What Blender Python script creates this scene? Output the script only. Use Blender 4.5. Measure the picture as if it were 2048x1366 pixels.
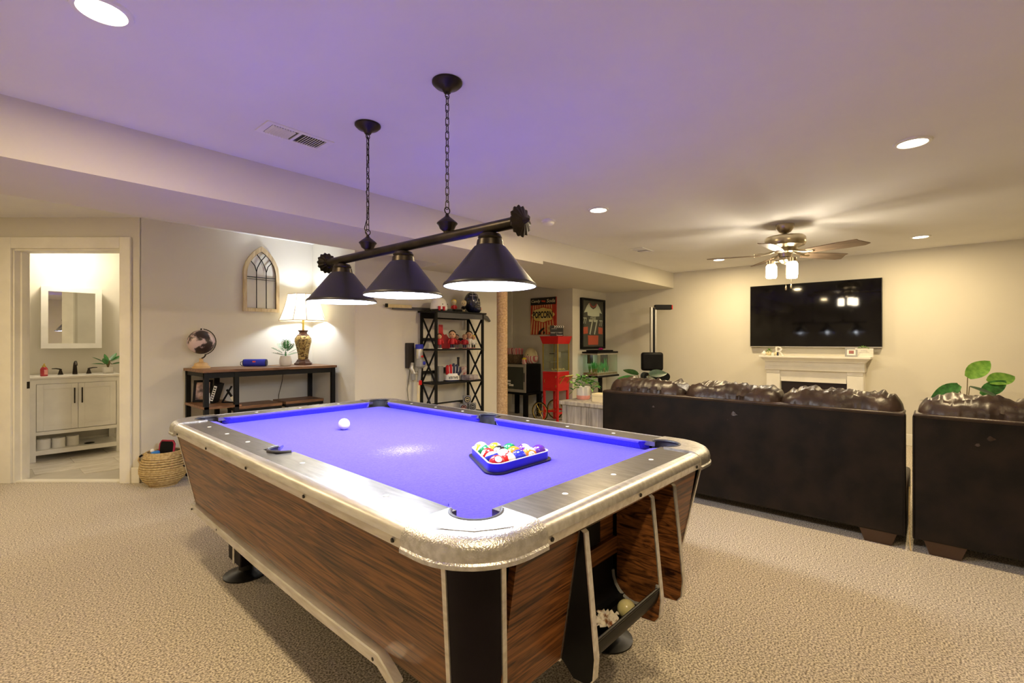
import bpy, bmesh, math, random
from mathutils import Vector, Matrix, noise
random.seed(7)
PI = math.pi
sc = bpy.context.scene
COL = sc.collection
for o in list(bpy.data.objects):
    bpy.data.objects.remove(o)

# ------------------------------------------------------------------ camera, world, exposure
cam = bpy.data.cameras.new('camera'); cam.sensor_width = 36.0; cam.lens = 955/2048*36
cam_o = bpy.data.objects.new('camera', cam); COL.objects.link(cam_o)
cam_o.location = (0, 0, 1.215); cam_o.rotation_euler = (PI/2, 0, math.radians(-48.75))
cam.clip_start = 0.05
sc.camera = cam_o
sc.view_settings.view_transform = 'Standard'; sc.view_settings.look = 'None'
sc.view_settings.gamma = 1.0; sc.view_settings.use_curve_mapping = False
sc.view_settings.exposure = 0.0
w = bpy.data.worlds.new('world'); sc.world = w; w.use_nodes = True
w.node_tree.nodes['Background'].inputs[0].default_value = (.9, .92, 1, 1)
w.node_tree.nodes['Background'].inputs[1].default_value = 0.02

WARM = (1.0, .77, .43); COOL = (.86, .91, 1.0); SOFT = (1.0, .86, .64)
P_DOWN = 25.0; P_PEND = 27.0; P_LAMP = 30.0; P_BATH = 15.0; E_FAN = 75.0

# ------------------------------------------------------------------ materials
MATS = {}
def mat(name, c1, c2=None, scale=6.0, stretch=(1, 1, 1), rough=.5, metal=0.0, bump=0.0, bscale=None, emit=None, estr=0.0,
        spec=None, coat=0.0, detail=3.0, contrast=(.35, .65), distort=0.0, sheen=0.0, trans=0.0, alpha=None):
    if name in MATS: return MATS[name]
    m = bpy.data.materials.new(name); m.use_nodes = True; MATS[name] = m
    nt = m.node_tree; b = nt.nodes['Principled BSDF']
    tc = nt.nodes.new('ShaderNodeTexCoord'); mp = nt.nodes.new('ShaderNodeMapping'); mp.inputs['Scale'].default_value = stretch
    nt.links.new(tc.outputs['Object'], mp.inputs['Vector'])
    nz = nt.nodes.new('ShaderNodeTexNoise'); nz.inputs['Scale'].default_value = scale; nz.inputs['Detail'].default_value = detail
    nz.inputs['Distortion'].default_value = distort
    nt.links.new(mp.outputs[0], nz.inputs['Vector'])
    rp = nt.nodes.new('ShaderNodeValToRGB')
    if c2 is None: c2 = tuple(min(1, x*1.08+.004) for x in c1)
    rp.color_ramp.elements[0].color = (*c1, 1); rp.color_ramp.elements[1].color = (*c2, 1)
    rp.color_ramp.elements[0].position, rp.color_ramp.elements[1].position = contrast
    nt.links.new(nz.outputs['Fac'], rp.inputs[0]); nt.links.new(rp.outputs[0], b.inputs['Base Color'])
    b.inputs['Roughness'].default_value = rough; b.inputs['Metallic'].default_value = metal
    if spec is not None: b.inputs['Specular IOR Level'].default_value = spec
    if coat: b.inputs['Coat Weight'].default_value = coat; b.inputs['Coat Roughness'].default_value = .1
    if sheen: b.inputs['Sheen Weight'].default_value = sheen
    if trans: b.inputs['Transmission Weight'].default_value = trans
    if emit: b.inputs['Emission Color'].default_value = (*emit, 1); b.inputs['Emission Strength'].default_value = estr
    if bump:
        n2 = nz
        if bscale:
            n2 = nt.nodes.new('ShaderNodeTexNoise'); n2.inputs['Scale'].default_value = bscale; n2.inputs['Detail'].default_value = 2
            nt.links.new(mp.outputs[0], n2.inputs['Vector'])
        bp = nt.nodes.new('ShaderNodeBump'); bp.inputs['Strength'].default_value = bump; bp.inputs['Distance'].default_value = .01
        nt.links.new(n2.outputs['Fac'], bp.inputs['Height']); nt.links.new(bp.outputs[0], b.inputs['Normal'])
    return m

M_wall = mat('wall_paint', (.70, .665, .575), (.72, .685, .595), scale=3, rough=.75, bump=.02, bscale=220)
M_ceil = mat('ceiling_paint', (.80, .79, .78), (.82, .81, .80), scale=3, rough=.85)
M_trim = mat('trim_white', (.82, .79, .70), rough=.4)
M_carpet = mat('carpet', (.19, .15, .105), (.82, .73, .585), scale=135, rough=1, bump=.35, detail=4, contrast=(.38, .62), sheen=.2)
M_tile = mat('marble_tile', (.62, .56, .47), (.80, .76, .68), scale=3.0, stretch=(1, 3, 1), rough=.25, detail=6, distort=1.5)
M_grout = mat('grout', (.45, .42, .36), rough=.9)
M_wood = mat('rosewood_laminate', (.022, .007, .003), (.30, .125, .038), scale=6, stretch=(1.5, .30, 7), rough=.34, detail=10, distort=2.6, contrast=(.33, .66), spec=.3)
M_woodx = mat('rosewood_laminate_end', (.020, .006, .003), (.29, .11, .032), scale=6, stretch=(.40, 1.5, 8), rough=.34, detail=10, distort=2.2, contrast=(.33, .66), spec=.3)
M_alu = mat('worn_aluminium', (.62, .60, .56), (.80, .79, .76), scale=14, rough=.34, metal=.85, bump=.05, stretch=(4, .6, 4))
M_cast = mat('cast_metal_cap', (.50, .49, .47), (.66, .65, .64), scale=60, rough=.36, metal=.95, bump=.22, bscale=230)
M_railtop = mat('brushed_dark_metal', (.20, .19, .175), (.30, .29, .27), scale=10, stretch=(8, 1, 1), rough=.27, metal=.8)
M_felt = mat('violet_blue_felt', (.050, .030, .66), (.075, .050, .74), scale=160, rough=1, bump=.12, sheen=.25, spec=.1)
M_cush = M_felt
def speckled_felt():  # bed cloth: a lighter speckled oval patch mixed into the base colour
    m = M_felt.copy(); m.name = 'speckled_violet_felt'; nt = m.node_tree; b = nt.nodes['Principled BSDF']
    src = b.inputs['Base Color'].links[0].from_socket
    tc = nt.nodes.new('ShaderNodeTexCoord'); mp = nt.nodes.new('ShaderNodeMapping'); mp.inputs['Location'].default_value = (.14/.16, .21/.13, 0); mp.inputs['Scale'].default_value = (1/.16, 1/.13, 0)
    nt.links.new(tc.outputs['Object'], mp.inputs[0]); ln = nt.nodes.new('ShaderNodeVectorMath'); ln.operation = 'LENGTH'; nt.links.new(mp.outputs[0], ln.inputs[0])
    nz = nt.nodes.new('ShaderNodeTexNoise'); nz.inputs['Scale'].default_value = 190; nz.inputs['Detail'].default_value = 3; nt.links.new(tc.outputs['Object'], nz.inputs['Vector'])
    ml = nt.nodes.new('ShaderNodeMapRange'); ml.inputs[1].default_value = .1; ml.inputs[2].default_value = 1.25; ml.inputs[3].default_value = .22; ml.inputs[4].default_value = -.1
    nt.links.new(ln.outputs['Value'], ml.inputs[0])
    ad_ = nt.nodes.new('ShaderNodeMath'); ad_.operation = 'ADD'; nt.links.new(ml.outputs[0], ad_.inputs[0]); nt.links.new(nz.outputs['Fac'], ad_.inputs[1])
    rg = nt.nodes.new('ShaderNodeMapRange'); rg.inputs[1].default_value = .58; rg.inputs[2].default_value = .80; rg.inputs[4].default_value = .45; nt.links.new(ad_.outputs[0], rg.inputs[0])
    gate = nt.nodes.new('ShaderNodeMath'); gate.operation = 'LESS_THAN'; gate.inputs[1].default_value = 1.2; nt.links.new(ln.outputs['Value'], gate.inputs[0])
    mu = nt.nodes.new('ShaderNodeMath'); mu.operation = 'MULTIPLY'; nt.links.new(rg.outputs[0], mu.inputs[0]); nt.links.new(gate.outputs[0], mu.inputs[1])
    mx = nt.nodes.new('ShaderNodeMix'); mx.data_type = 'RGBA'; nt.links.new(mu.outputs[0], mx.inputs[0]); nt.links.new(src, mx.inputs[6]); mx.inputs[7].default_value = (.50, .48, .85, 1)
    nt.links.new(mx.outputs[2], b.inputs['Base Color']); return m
M_bed = speckled_felt()
M_black = mat('black_plastic', (.004, .004, .005), rough=.45, spec=.14)
M_blackm = mat('black_metal', (.010, .009, .009), (.018, .016, .015), rough=.38, metal=.3)
M_corner = mat('black_corner_laminate', (.005, .0025, .006), (.008, .0045, .009), rough=.45, spec=.10)
M_rubber = mat('dark_rubber', (.02, .02, .028), (.05, .05, .06), scale=25, rough=.5)
M_pearl = mat('pearl_sight', (.85, .83, .78), rough=.3)
M_bronze = mat('bronze_black', (.022, .017, .013), (.045, .035, .026), scale=12, rough=.36, metal=.75)
M_shade = mat('matte_black_shade', (.014, .013, .016), (.02, .018, .022), rough=.42, metal=.2)
M_shadein = mat('white_shade_lining', (.9, .9, .92), rough=.5)
M_bulbc = mat('cool_bulb', (.9, .9, .9), emit=COOL, estr=60)
M_leather = mat('brown_leather', (.016, .008, .006), (.045, .024, .016), scale=9, rough=.36, bump=.12, bscale=40, spec=.45)
M_leatherb = mat('dark_leather_back', (.005, .0035, .003), (.015, .009, .0065), scale=7, rough=.45, bump=.05, bscale=150, spec=.22)
M_footw = mat('brown_foot', (.05, .022, .010), rough=.4)
M_white = mat('white_paint', (.80, .78, .72), rough=.35)
M_plastic = mat('white_plastic', (.80, .79, .76), rough=.4)
M_tvf = mat('tv_frame', (.03, .03, .03), rough=.3, metal=.5)
M_screen = mat('tv_screen', (.002, .0015, .002), rough=.05, spec=.28)
M_brass = mat('antique_nickel', (.40, .34, .24), (.52, .45, .33), rough=.28, metal=1.0)
M_blade = mat('walnut_blade', (.13, .085, .05), (.22, .155, .10), scale=6, stretch=(1, 8, 8), rough=.4)
M_globe = mat('frosted_globe', (.9, .85, .75), emit=SOFT, estr=E_FAN)
M_rustic = mat('rustic_board', (.10, .042, .018), (.30, .15, .065), scale=7, stretch=(1, 9, 9), rough=.45, detail=6, distort=.8)
M_frame = mat('black_frame_steel', (.005, .005, .005), rough=.55, spec=.2)
M_grey_oak = mat('grey_oak', (.22, .195, .165), (.46, .42, .36), scale=6, stretch=(6, 6, .7), rough=.6, detail=6)
M_green = mat('leaf_green', (.02, .10, .02), (.06, .24, .05), scale=20, rough=.4)
M_green2 = mat('leaf_light_green', (.10, .26, .03), (.22, .42, .07), scale=20, rough=.45)
M_greend = mat('leaf_dark_green', (.010, .035, .015), (.03, .09, .04), scale=15, rough=.4)
M_stem = mat('stem_brown', (.14, .10, .03), rough=.6)
M_soil = mat('soil', (.03, .02, .015), rough=1)
M_pot = mat('white_pot', (.72, .69, .62), rough=.45)
M_pink = mat('pink_glaze', (.70, .30, .24), rough=.4)
M_red = mat('cart_red', (.58, .010, .012), (.66, .016, .016), rough=.3)
M_gold = mat('brass_gold', (.62, .45, .10), rough=.3, metal=.8)
M_glass = None
M_silver = mat('silver_trim', (.50, .48, .43), rough=.35, metal=.6)
M_straw = mat('seagrass', (.42, .29, .12), (.62, .47, .24), scale=60, rough=.8)
M_rope = mat('sisal_rope', (.42, .27, .14), (.64, .45, .26), scale=70, rough=.9, bump=.4)
M_skin = mat('doll_skin', (.62, .36, .22), rough=.5)
M_jred = mat('jersey_red', (.50, .012, .02), rough=.5)
M_navy = mat('navy', (.015, .02, .06), rough=.5)
M_hair = mat('doll_hair', (.015, .010, .008), rough=.5)
M_cream = mat('cream', (.72, .62, .38), rough=.5)
M_yellow = mat('yellow', (.80, .60, .03), rough=.45)
M_blue = mat('speaker_blue', (.02, .03, .42), rough=.55)
M_dgrey = mat('dark_grey', (.06, .06, .065), rough=.5)
M_mgrey = mat('mid_grey', (.28, .28, .28), rough=.45)
M_orange = mat('jersey_orange', (.80, .09, .03), rough=.6)
M_charcoal = mat('jersey_charcoal', (.045, .045, .048), rough=.8)
M_print = mat('print_white', (.82, .80, .74), rough=.6)
M_ink = mat('print_black', (.012, .011, .011), rough=.5)

def glass_mat():
    m = bpy.data.materials.new('clear_glass'); m.use_nodes = True
    nt = m.node_tree; nt.nodes.clear()
    out = nt.nodes.new('ShaderNodeOutputMaterial'); mix = nt.nodes.new('ShaderNodeMixShader')
    tr = nt.nodes.new('ShaderNodeBsdfTransparent'); gl = nt.nodes.new('ShaderNodeBsdfGlossy'); gl.inputs['Roughness'].default_value = .03
    nz = nt.nodes.new('ShaderNodeTexNoise'); nz.inputs['Scale'].default_value = 2
    tr.inputs[0].default_value = (.93, .96, .92, 1); mix.inputs[0].default_value = .10
    nt.links.new(tr.outputs[0], mix.inputs[1]); nt.links.new(gl.outputs[0], mix.inputs[2]); nt.links.new(mix.outputs[0], out.inputs[0])
    return m
M_glass = glass_mat()

def shade_mat():
    m = bpy.data.materials.new('cream_lampshade'); m.use_nodes = True
    nt = m.node_tree; nt.nodes.clear()
    out = nt.nodes.new('ShaderNodeOutputMaterial'); mix = nt.nodes.new('ShaderNodeMixShader')
    d = nt.nodes.new('ShaderNodeBsdfDiffuse'); t = nt.nodes.new('ShaderNodeBsdfTranslucent')
    nz = nt.nodes.new('ShaderNodeTexNoise'); nz.inputs['Scale'].default_value = 120
    rp = nt.nodes.new('ShaderNodeValToRGB'); rp.color_ramp.elements[0].color = (.86, .74, .50, 1); rp.color_ramp.elements[1].color = (.93, .83, .62, 1)
    nt.links.new(nz.outputs['Fac'], rp.inputs[0])
    nt.links.new(rp.outputs[0], d.inputs[0]); nt.links.new(rp.outputs[0], t.inputs[0]); mix.inputs[0].default_value = .40
    nt.links.new(d.outputs[0], mix.inputs[1]); nt.links.new(t.outputs[0], mix.inputs[2]); nt.links.new(mix.outputs[0], out.inputs[0])
    return m
M_lshade = shade_mat()

# ------------------------------------------------------------------ mesh helpers
def rot(ax=0, ay=0, az=0):
    return Matrix.Rotation(az, 4, 'Z') @ Matrix.Rotation(ay, 4, 'Y') @ Matrix.Rotation(ax, 4, 'X')

class MB:
    def __init__(s): s.v = []; s.f = []
    def add(s, vs, fs, m=None):
        n = len(s.v)
        for p in vs:
            p = Vector(p); s.v.append(tuple(m @ p) if m is not None else tuple(p))
        s.f += [tuple(i+n for i in f) for f in fs]; return s
    def box(s, c, d, m=None):
        x, y, z = d[0]/2, d[1]/2, d[2]/2
        vs = [(c[0]+a*x, c[1]+b*y, c[2]+e*z) for a in (-1, 1) for b in (-1, 1) for e in (-1, 1)]
        return s.add(vs, [(0, 1, 3, 2), (4, 6, 7, 5), (0, 4, 5, 1), (2, 3, 7, 6), (0, 2, 6, 4), (1, 5, 7, 3)], m)
    def bx(s, x0, x1, y0, y1, z0, z1, m=None):
        return s.box(((x0+x1)/2, (y0+y1)/2, (z0+z1)/2), (x1-x0, y1-y0, z1-z0), m)
    def lathe(s, prof, n=24, c=(0, 0, 0), m=None, cap=True, fn=None):
        vs = []; fs = []
        k = len(prof)
        for i in range(n):
            a = 2*PI*i/n
            for r, z in prof:
                rr = r*(fn(a) if fn else 1)
                vs.append((c[0]+rr*math.cos(a), c[1]+rr*math.sin(a), c[2]+z))
        for i in range(n):
            j = (i+1) % n
            for q in range(k-1): fs.append((i*k+q, j*k+q, j*k+q+1, i*k+q+1))
        if cap:
            if prof[0][0] > 1e-5: fs.append(tuple(i*k for i in range(n))[::-1])
            if prof[-1][0] > 1e-5: fs.append(tuple(i*k+k-1 for i in range(n)))
        return s.add(vs, fs, m)
    def cyl(s, p, r, h, n=20, m=None): return s.lathe([(r, 0), (r, h)], n, p, m)
    def sph(s, c, r, n=20, k=12, m=None):
        R = r if isinstance(r, (tuple, list)) else (r, r, r)
        vs = []; fs = []
        for j in range(k+1):
            t = PI*j/k
            for i in range(n):
                a = 2*PI*i/n; vs.append((c[0]+R[0]*math.sin(t)*math.cos(a), c[1]+R[1]*math.sin(t)*math.sin(a), c[2]+R[2]*math.cos(t)))
        for j in range(k):
            for i in range(n):
                q = (i+1) % n; fs.append((j*n+i, (j+1)*n+i, (j+1)*n+q, j*n+q))
        return s.add(vs, fs, m)
    def tube(s, path, r, n=8, closed=False, cap=True, m=None):
        P = [Vector(p) for p in path]; L = len(P); vs = []; fs = []
        up = None
        for i in range(L):
            if closed: t = (P[(i+1) % L]-P[i-1]).normalized()
            else: t = (P[min(i+1, L-1)]-P[max(i-1, 0)]).normalized()
            if up is None:
                up = Vector((0, 0, 1)) if abs(t.z) < .9 else Vector((1, 0, 0))
            a = (up-t*up.dot(t)).normalized(); b = t.cross(a); up = a
            rr = r[i] if isinstance(r, (list, tuple)) else r
            for k in range(n):
                q = 2*PI*k/n; vs.append(P[i]+a*rr*math.cos(q)+b*rr*math.sin(q))
        for i in range(L if closed else L-1):
            j = (i+1) % L
            for k in range(n):
                h = (k+1) % n; fs.append((i*n+k, i*n+h, j*n+h, j*n+k))
        if cap and not closed: fs += [tuple(range(n))[::-1], tuple((L-1)*n+k for k in range(n))]
        return s.add(vs, fs, m)
    def prism(s, poly, z0, z1, m=None):
        n = len(poly)
        vs = [(x, y, z0) for x, y in poly]+[(x, y, z1) for x, y in poly]
        fs = [tuple(range(n))[::-1], tuple(range(n, 2*n))]+[(i, (i+1) % n, n+(i+1) % n, n+i) for i in range(n)]
        return s.add(vs, fs, m)
    def ring(s, loops, close_ends=True, m=None):   # loops: equal-length closed loops, lofted
        n = len(loops[0]); vs = [p for l in loops for p in l]; fs = []
        for j in range(len(loops)-1):
            for i in range(n):
                k = (i+1) % n; fs.append((j*n+i, j*n+k, (j+1)*n+k, (j+1)*n+i))
        if close_ends: fs += [tuple(range(n))[::-1], tuple((len(loops)-1)*n+i for i in range(n))]
        return s.add(vs, fs, m)
    def mesh(s, name, smooth=False, ang=40):
        me = bpy.data.meshes.new(name); me.from_pydata(s.v, [], s.f)
        bm = bmesh.new(); bm.from_mesh(me); bmesh.ops.recalc_face_normals(bm, faces=bm.faces); bm.to_mesh(me); bm.free()
        if smooth:
            for p in me.polygons: p.use_smooth = True
            me.set_sharp_from_angle(angle=math.radians(ang))
        return me

def add(name, mb, m, parent=None, smooth=False, bevel=0, loc=None, rotm=None, label=None, seg=2):
    me = mb if isinstance(mb, bpy.types.Mesh) else mb.mesh(name, smooth)
    if m is not None and not me.materials: me.materials.append(m)
    o = bpy.data.objects.new(name, me); COL.objects.link(o)
    if parent is not None: o.parent = parent
    if rotm is not None: o.matrix_local = rotm
    if loc is not None: o.location = loc
    if bevel:
        b = o.modifiers.new('bevel', 'BEVEL'); b.width = bevel; b.segments = seg; b.limit_method = 'ANGLE'; b.angle_limit = math.radians(40)
        if not smooth:
            for p in me.polygons: p.use_smooth = True
            me.set_sharp_from_angle(angle=math.radians(40))
    if label: o['label'] = label
    return o
def tag(o, label, cat, group=None):
    o['label'] = label; o['category'] = cat
    if group: o['group'] = group
    return o
def thing(name, label, cat, loc=(0, 0, 0), rz=0.0, group=None):
    o = bpy.data.objects.new(name, None); COL.objects.link(o); o.location = loc; o.rotation_euler = (0, 0, rz); o.empty_display_size = .05
    return tag(o, label, cat, group)
def struct(name, mb, m, parent=None, bevel=0, loc=None, rz=0):
    o = add(name, mb, m, parent, bevel=bevel)
    if parent is None: o['kind'] = 'structure'
    if loc: o.location = loc
    if rz: o.rotation_euler = (0, 0, rz)
    return o
def text_mesh(s, w=None, h=None, ext=.0006, shear=0.0, bold=0.0):
    cu = bpy.data.curves.new('txt', 'FONT'); cu.body = s; cu.extrude = ext; cu.shear = shear; cu.offset = bold; cu.align_x = 'CENTER'; cu.align_y = 'CENTER'; cu.resolution_u = 3
    o = bpy.data.objects.new('txt', cu); COL.objects.link(o); bpy.context.view_layer.update()
    me = bpy.data.meshes.new_from_object(o.evaluated_get(bpy.context.evaluated_depsgraph_get()))
    bpy.data.objects.remove(o); bpy.data.curves.remove(cu)
    xs = [v.co.x for v in me.vertices]; ys = [v.co.y for v in me.vertices]
    cx, cy, W, H = (min(xs)+max(xs))/2, (min(ys)+max(ys))/2, max(xs)-min(xs), max(ys)-min(ys)
    sx = w/W if w else (h/H); sy = h/H if h else sx
    for v in me.vertices: v.co.x = (v.co.x-cx)*sx; v.co.y = (v.co.y-cy)*sy
    me.materials.clear(); return me
def light(name, kind, loc, power, color, size=.1, parent=None, rotx=0, spread=None):
    l = bpy.data.lights.new(name, kind); l.energy = power; l.color = color
    if kind == 'AREA':
        l.shape = 'DISK'; l.size = size
        if spread: l.spread = spread
    else: l.shadow_soft_size = size
    o = bpy.data.objects.new(name, l); COL.objects.link(o); o.location = loc; o.rotation_euler = (rotx, 0, 0)
    if parent is not None: o.parent = parent
    return o

CE = 2.28                                    # ceiling height
DOORANG = math.radians(-48.75)               # the angled wall with the bathroom door
# ------------------------------------------------------------------ the room
struct('floor', MB().bx(-1.7, 7.4, -2.7, 8.3, -.1, 0), M_carpet)
struct('ceiling', MB().bx(-1.7, 7.4, -2.7, 8.3, CE, CE+.1), M_ceil)
struct('wall_tv', MB().bx(7.237, 7.36, -2.7, 6.7, 0, CE), M_wall)
struct('wall_right', MB().bx(-1.7, 7.4, -2.72, -2.6, 0, CE), M_wall)
struct('wall_back', MB().bx(-1.72, -1.6, -2.7, 8.3, 0, CE), M_wall)
struct('wall_console', MB().bx(.985, 2.55, 5.111, 5.23, 0, CE), M_wall)
struct('wall_shelf', MB().bx(2.50, 4.535, 4.236, 6.6, 0, CE), M_wall)
struct('wall_alcove', MB().bx(4.4, 6.4, 6.5, 6.6, 0, CE), M_wall)
struct('wall_poster', MB().bx(6.22, 7.30, 4.20, 6.6, 0, CE), M_wall)
dw = MB()
for x0, x1, z0, z1 in ((-7.3, -4.30, 0, CE), (-3.34, -3.20, 0, CE), (-4.30, -3.34, 2.02, CE)):
    dw.bx(x0, x1, 4.10, 4.21, z0, z1)
struct('wall_door', dw, M_wall, rz=DOORANG)
# dropped beam and soffit
struct('ceiling_beam', MB().bx(-1.65, 3.915, 3.007, 3.78, 2.012, CE+.02), M_ceil if False else M_wall)
so = MB().bx(3.915, 6.25, 3.007, 4.47, 2.045, CE+.02).bx(6.25, 7.25, 3.007, 4.21, 2.045, CE+.02)
struct('ceiling_soffit', so, M_wall)
struct('ceiling_drop', MB().bx(3.225, 3.915, 3.78, 4.24, 2.012, CE+.02), M_wall)
# bathroom
struct('wall_bathroom_back', MB().bx(-.6, 1.75, 7.22, 7.32, 0, CE), M_wall)
struct('wall_bathroom_right', MB().bx(1.62, 1.74, 5.2, 7.3, 0, CE), M_wall)
struct('wall_bathroom_left', MB().bx(-.62, -.5, 6.55, 7.3, 0, CE), M_wall)
cA, sA = math.cos(DOORANG), math.sin(DOORANG)
def dwp(x, y): return (x*cA-y*sA, x*sA+y*cA)
bf = struct('floor_bathroom', MB().prism([dwp(-5.25, 4.17), dwp(-3.22, 4.17), (1.62, 5.2), (1.62, 7.22), (-.5, 7.22), (-.5, 6.9)], .001, .004), M_grout)
tile_me = MB().box((0, 0, .0055), (.596, .296, .005)).mesh('tile'); tile_me.materials.append(M_tile)
for i in range(4):
    for j in range(7):
        x, y = -.2+i*.6+(j % 2)*.3, 5.35+j*.3
        # keep tiles inside the bathroom polygon
        f = -x*sA+y*cA
        if f < 4.50 or x > 1.33 or x < -.2: continue
        add('tile', tile_me, None, bf, loc=(x, y, 0))
struct('trim_threshold', MB().bx(-4.29, -3.35, 4.11, 4.18, .001, .012), M_trim, rz=DOORANG)
# door casing
dr = bpy.data.objects.new('door_1', None); COL.objects.link(dr); dr.rotation_euler = (0, 0, DOORANG); dr['kind'] = 'structure'
add('casing', MB().bx(-4.382, -4.285, 4.078, 4.10, 0, 2.108), M_trim, dr, bevel=.004)
add('casing', MB().bx(-3.355, -3.262, 4.078, 4.10, 0, 2.108), M_trim, dr, bevel=.004)
add('casing', MB().bx(-4.285, -3.355, 4.078, 4.10, 2.012, 2.108), M_trim, dr, bevel=.004)
add('jamb', MB().bx(-4.30, -4.272, 4.10, 4.23, 0, 2.02), M_trim, dr)
add('jamb', MB().bx(-3.368, -3.34, 4.10, 4.23, 0, 2.02), M_trim, dr)
add('jamb', MB().bx(-4.28, -3.36, 4.10, 4.23, 1.995, 2.02), M_trim, dr)
add('door_stop', MB().bx(-4.272, -4.258, 4.15, 4.19, 0, 1.995), M_trim, dr)
add('strike_plate', MB().bx(-4.2725, -4.266, 4.195, 4.225, .80, .86), M_bronze, dr)
# the alcove's own door, seen edge on past the column
d2 = bpy.data.objects.new('door_2', None); COL.objects.link(d2); d2['kind'] = 'structure'
add('casing', MB().bx(6.198, 6.22, 5.44, 5.53, 0, 2.10), M_trim, d2, bevel=.004)
add('casing', MB().bx(6.198, 6.22, 5.53, 6.4, 2.02, 2.10), M_trim, d2, bevel=.004)
add('slab', MB().bx(6.208, 6.222, 5.53, 6.36, .01, 2.02), M_trim, d2)
# baseboards
def base(name, x0, x1, y0, y1): struct('baseboard_'+name, MB().bx(x0, x1, y0, y1, 0, .135), M_trim, bevel=.004)
base('console', 1.0, 2.5, 5.095, 5.111); base('console_end', 2.484, 2.50, 4.236, 5.095); base('shelf', 2.484, 4.55, 4.22, 4.236)
base('poster', 6.204, 6.22, 4.2, 5.44); base('jersey', 6.204, 7.237, 4.184, 4.20); base('tv', 7.221, 7.237, -2.6, 4.184)
struct('baseboard_door', MB().bx(-3.262, -3.19, 4.086, 4.10, 0, .135), M_trim, rz=DOORANG, bevel=.004)
struct('baseboard_door_far', MB().bx(-7.0, -4.382, 4.086, 4.10, 0, .135), M_trim, rz=DOORANG, bevel=.004)
base('bathroom', -.5, 1.62, 7.205, 7.22)

# ------------------------------------------------------------------ recessed lights
dl_names = ['near left ceiling edge above the bathroom side', 'above the right end of the sofa', 'near the smoke detector beside the dropped beam', 'right of the ceiling fan near the television wall', 'left of the ceiling fan near the far wall', 'just above the photographer', 'behind the dropped beam at far left']
for (x, y), nm in zip([(.285, 2.0), (3.326, .073), (3.356, 2.016), (6.37, .078), (6.43, 2.067), (.3, .05), (-.75, 4.7)], dl_names):
    t = thing('recessed_light', 'round flush ceiling downlight '+nm, 'ceiling light', (x, y, CE), 0, 'recessed downlights')
    add('trim_ring', MB().lathe([(.062, -.004), (.066, -.010), (.080, -.008), (.084, 0)], 32, cap=False), M_plastic, t, smooth=True)
    add('lens', MB().lathe([(0, -.006), (.062, -.005)], 32, cap=False), mat('warm_lens', (.9, .9, .85), emit=(1, .9, .72), estr=14), t)
    light('downlight', 'AREA', (0, 0, -.016), P_DOWN, WARM, .12, t)

# ------------------------------------------------------------------ air vents, smoke detector
def vent(loc, nx, lab, L=.34, W=.16):
    t = thing('ceiling_vent', lab, 'air vent', loc, 0, 'ceiling air vents')
    fr = MB()
    for a in (-1, 1):
        fr.bx(-L/2, L/2, a*W/2-.022*(a > 0), a*W/2+.022*(a < 0), -.006, 0); fr.bx(a*L/2-.03*(a > 0), a*L/2+.03*(a < 0), -W/2+.022, W/2-.022, -.006, 0)
    fr.bx(-.008, .008, -W/2+.022, W/2-.022, -.006, 0)
    add('frame', fr, M_plastic, t)
    add('duct', MB().bx(-L/2+.02, L/2-.02, -W/2+.015, W/2-.015, -.0015, -.0005), M_dgrey, t)
    sl = MB().box((0, 0, 0), (.0025, W-.05, .012)).mesh('slat'); sl.materials.append(M_plastic)
    for side in (-1, 1):
        for k in range(nx):
            x = side*(.02+k*(L/2-.055)/nx+.008)
            add('slat', sl, None, t, rotm=Matrix.Translation((x, 0, -.0068)) @ Matrix.Rotation(side*.7, 4, 'Y'))
    return t
vent((1.122, 2.474, CE), 9, 'white slatted ceiling register above the far end of the pool table')
vent((5.17, 2.53, CE), 9, 'white slatted ceiling register left of the fan, above the soffit end', .30, .17)
t = thing('smoke_detector', 'round white smoke detector on the ceiling between pendant and fan', 'smoke detector', (3.37, 2.53, CE))
add('base', MB().lathe([(.062, 0), (.062, -.012), (.055, -.016)], 28), M_plastic, t, smooth=True)
add('dome', MB().lathe([(.052, -.016), (.050, -.032), (.034, -.042), (0, -.044)], 28), M_plastic, t, smooth=True)

# ------------------------------------------------------------------ pool table
ptab = thing('pool_table', 'pool table with violet-blue cloth, wood-grain sides and cast metal corners', 'pool table', (1.344, 1.847, 0), math.radians(-1.13))
ZB, ZR = .765, .802
def body(z): k = (z-.36)/.38; return .578+.072*k, 1.102+.063*k
RC = .09
# long side panels
for s in (-1, 1):
    (w0, l0), (w1, l1) = body(.36), body(.745)
    mb = MB().ring([[(s*w0, -l0+RC, .36), (s*w0, l0-RC, .36), (s*(w0-.02), l0-RC, .36), (s*(w0-.02), -l0+RC, .36)],
                    [(s*w1, -l1+RC, .745), (s*w1, l1-RC, .745), (s*(w1-.02), l1-RC, .745), (s*(w1-.02), -l1+RC, .745)]])
    add('side_panel', mb, M_wood, ptab)
def endpiece(s, u0, u1, z0, z1, dep=.02):
    (w0, l0), (w1, l1) = body(z0), body(z1)
    return [[(u0, s*l0, z0), (u1, s*l0, z0), (u1, s*(l0-dep), z0), (u0, s*(l0-dep), z0)], [(u0, s*l1, z1), (u1, s*l1, z1), (u1, s*(l1-dep), z1), (u0, s*(l1-dep), z1)]]
add('end_panel', MB().ring(endpiece(1, -.505, .505, .36, .745)), M_woodx, ptab)
nearp = MB().ring(endpiece(-1, -.512, -.262, .36, .745)).ring(endpiece(-1, .30, .512, .36, .745)).ring(endpiece(-1, -.262, .30, .718, .745))
add('end_panel', nearp, M_woodx, ptab)
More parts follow.
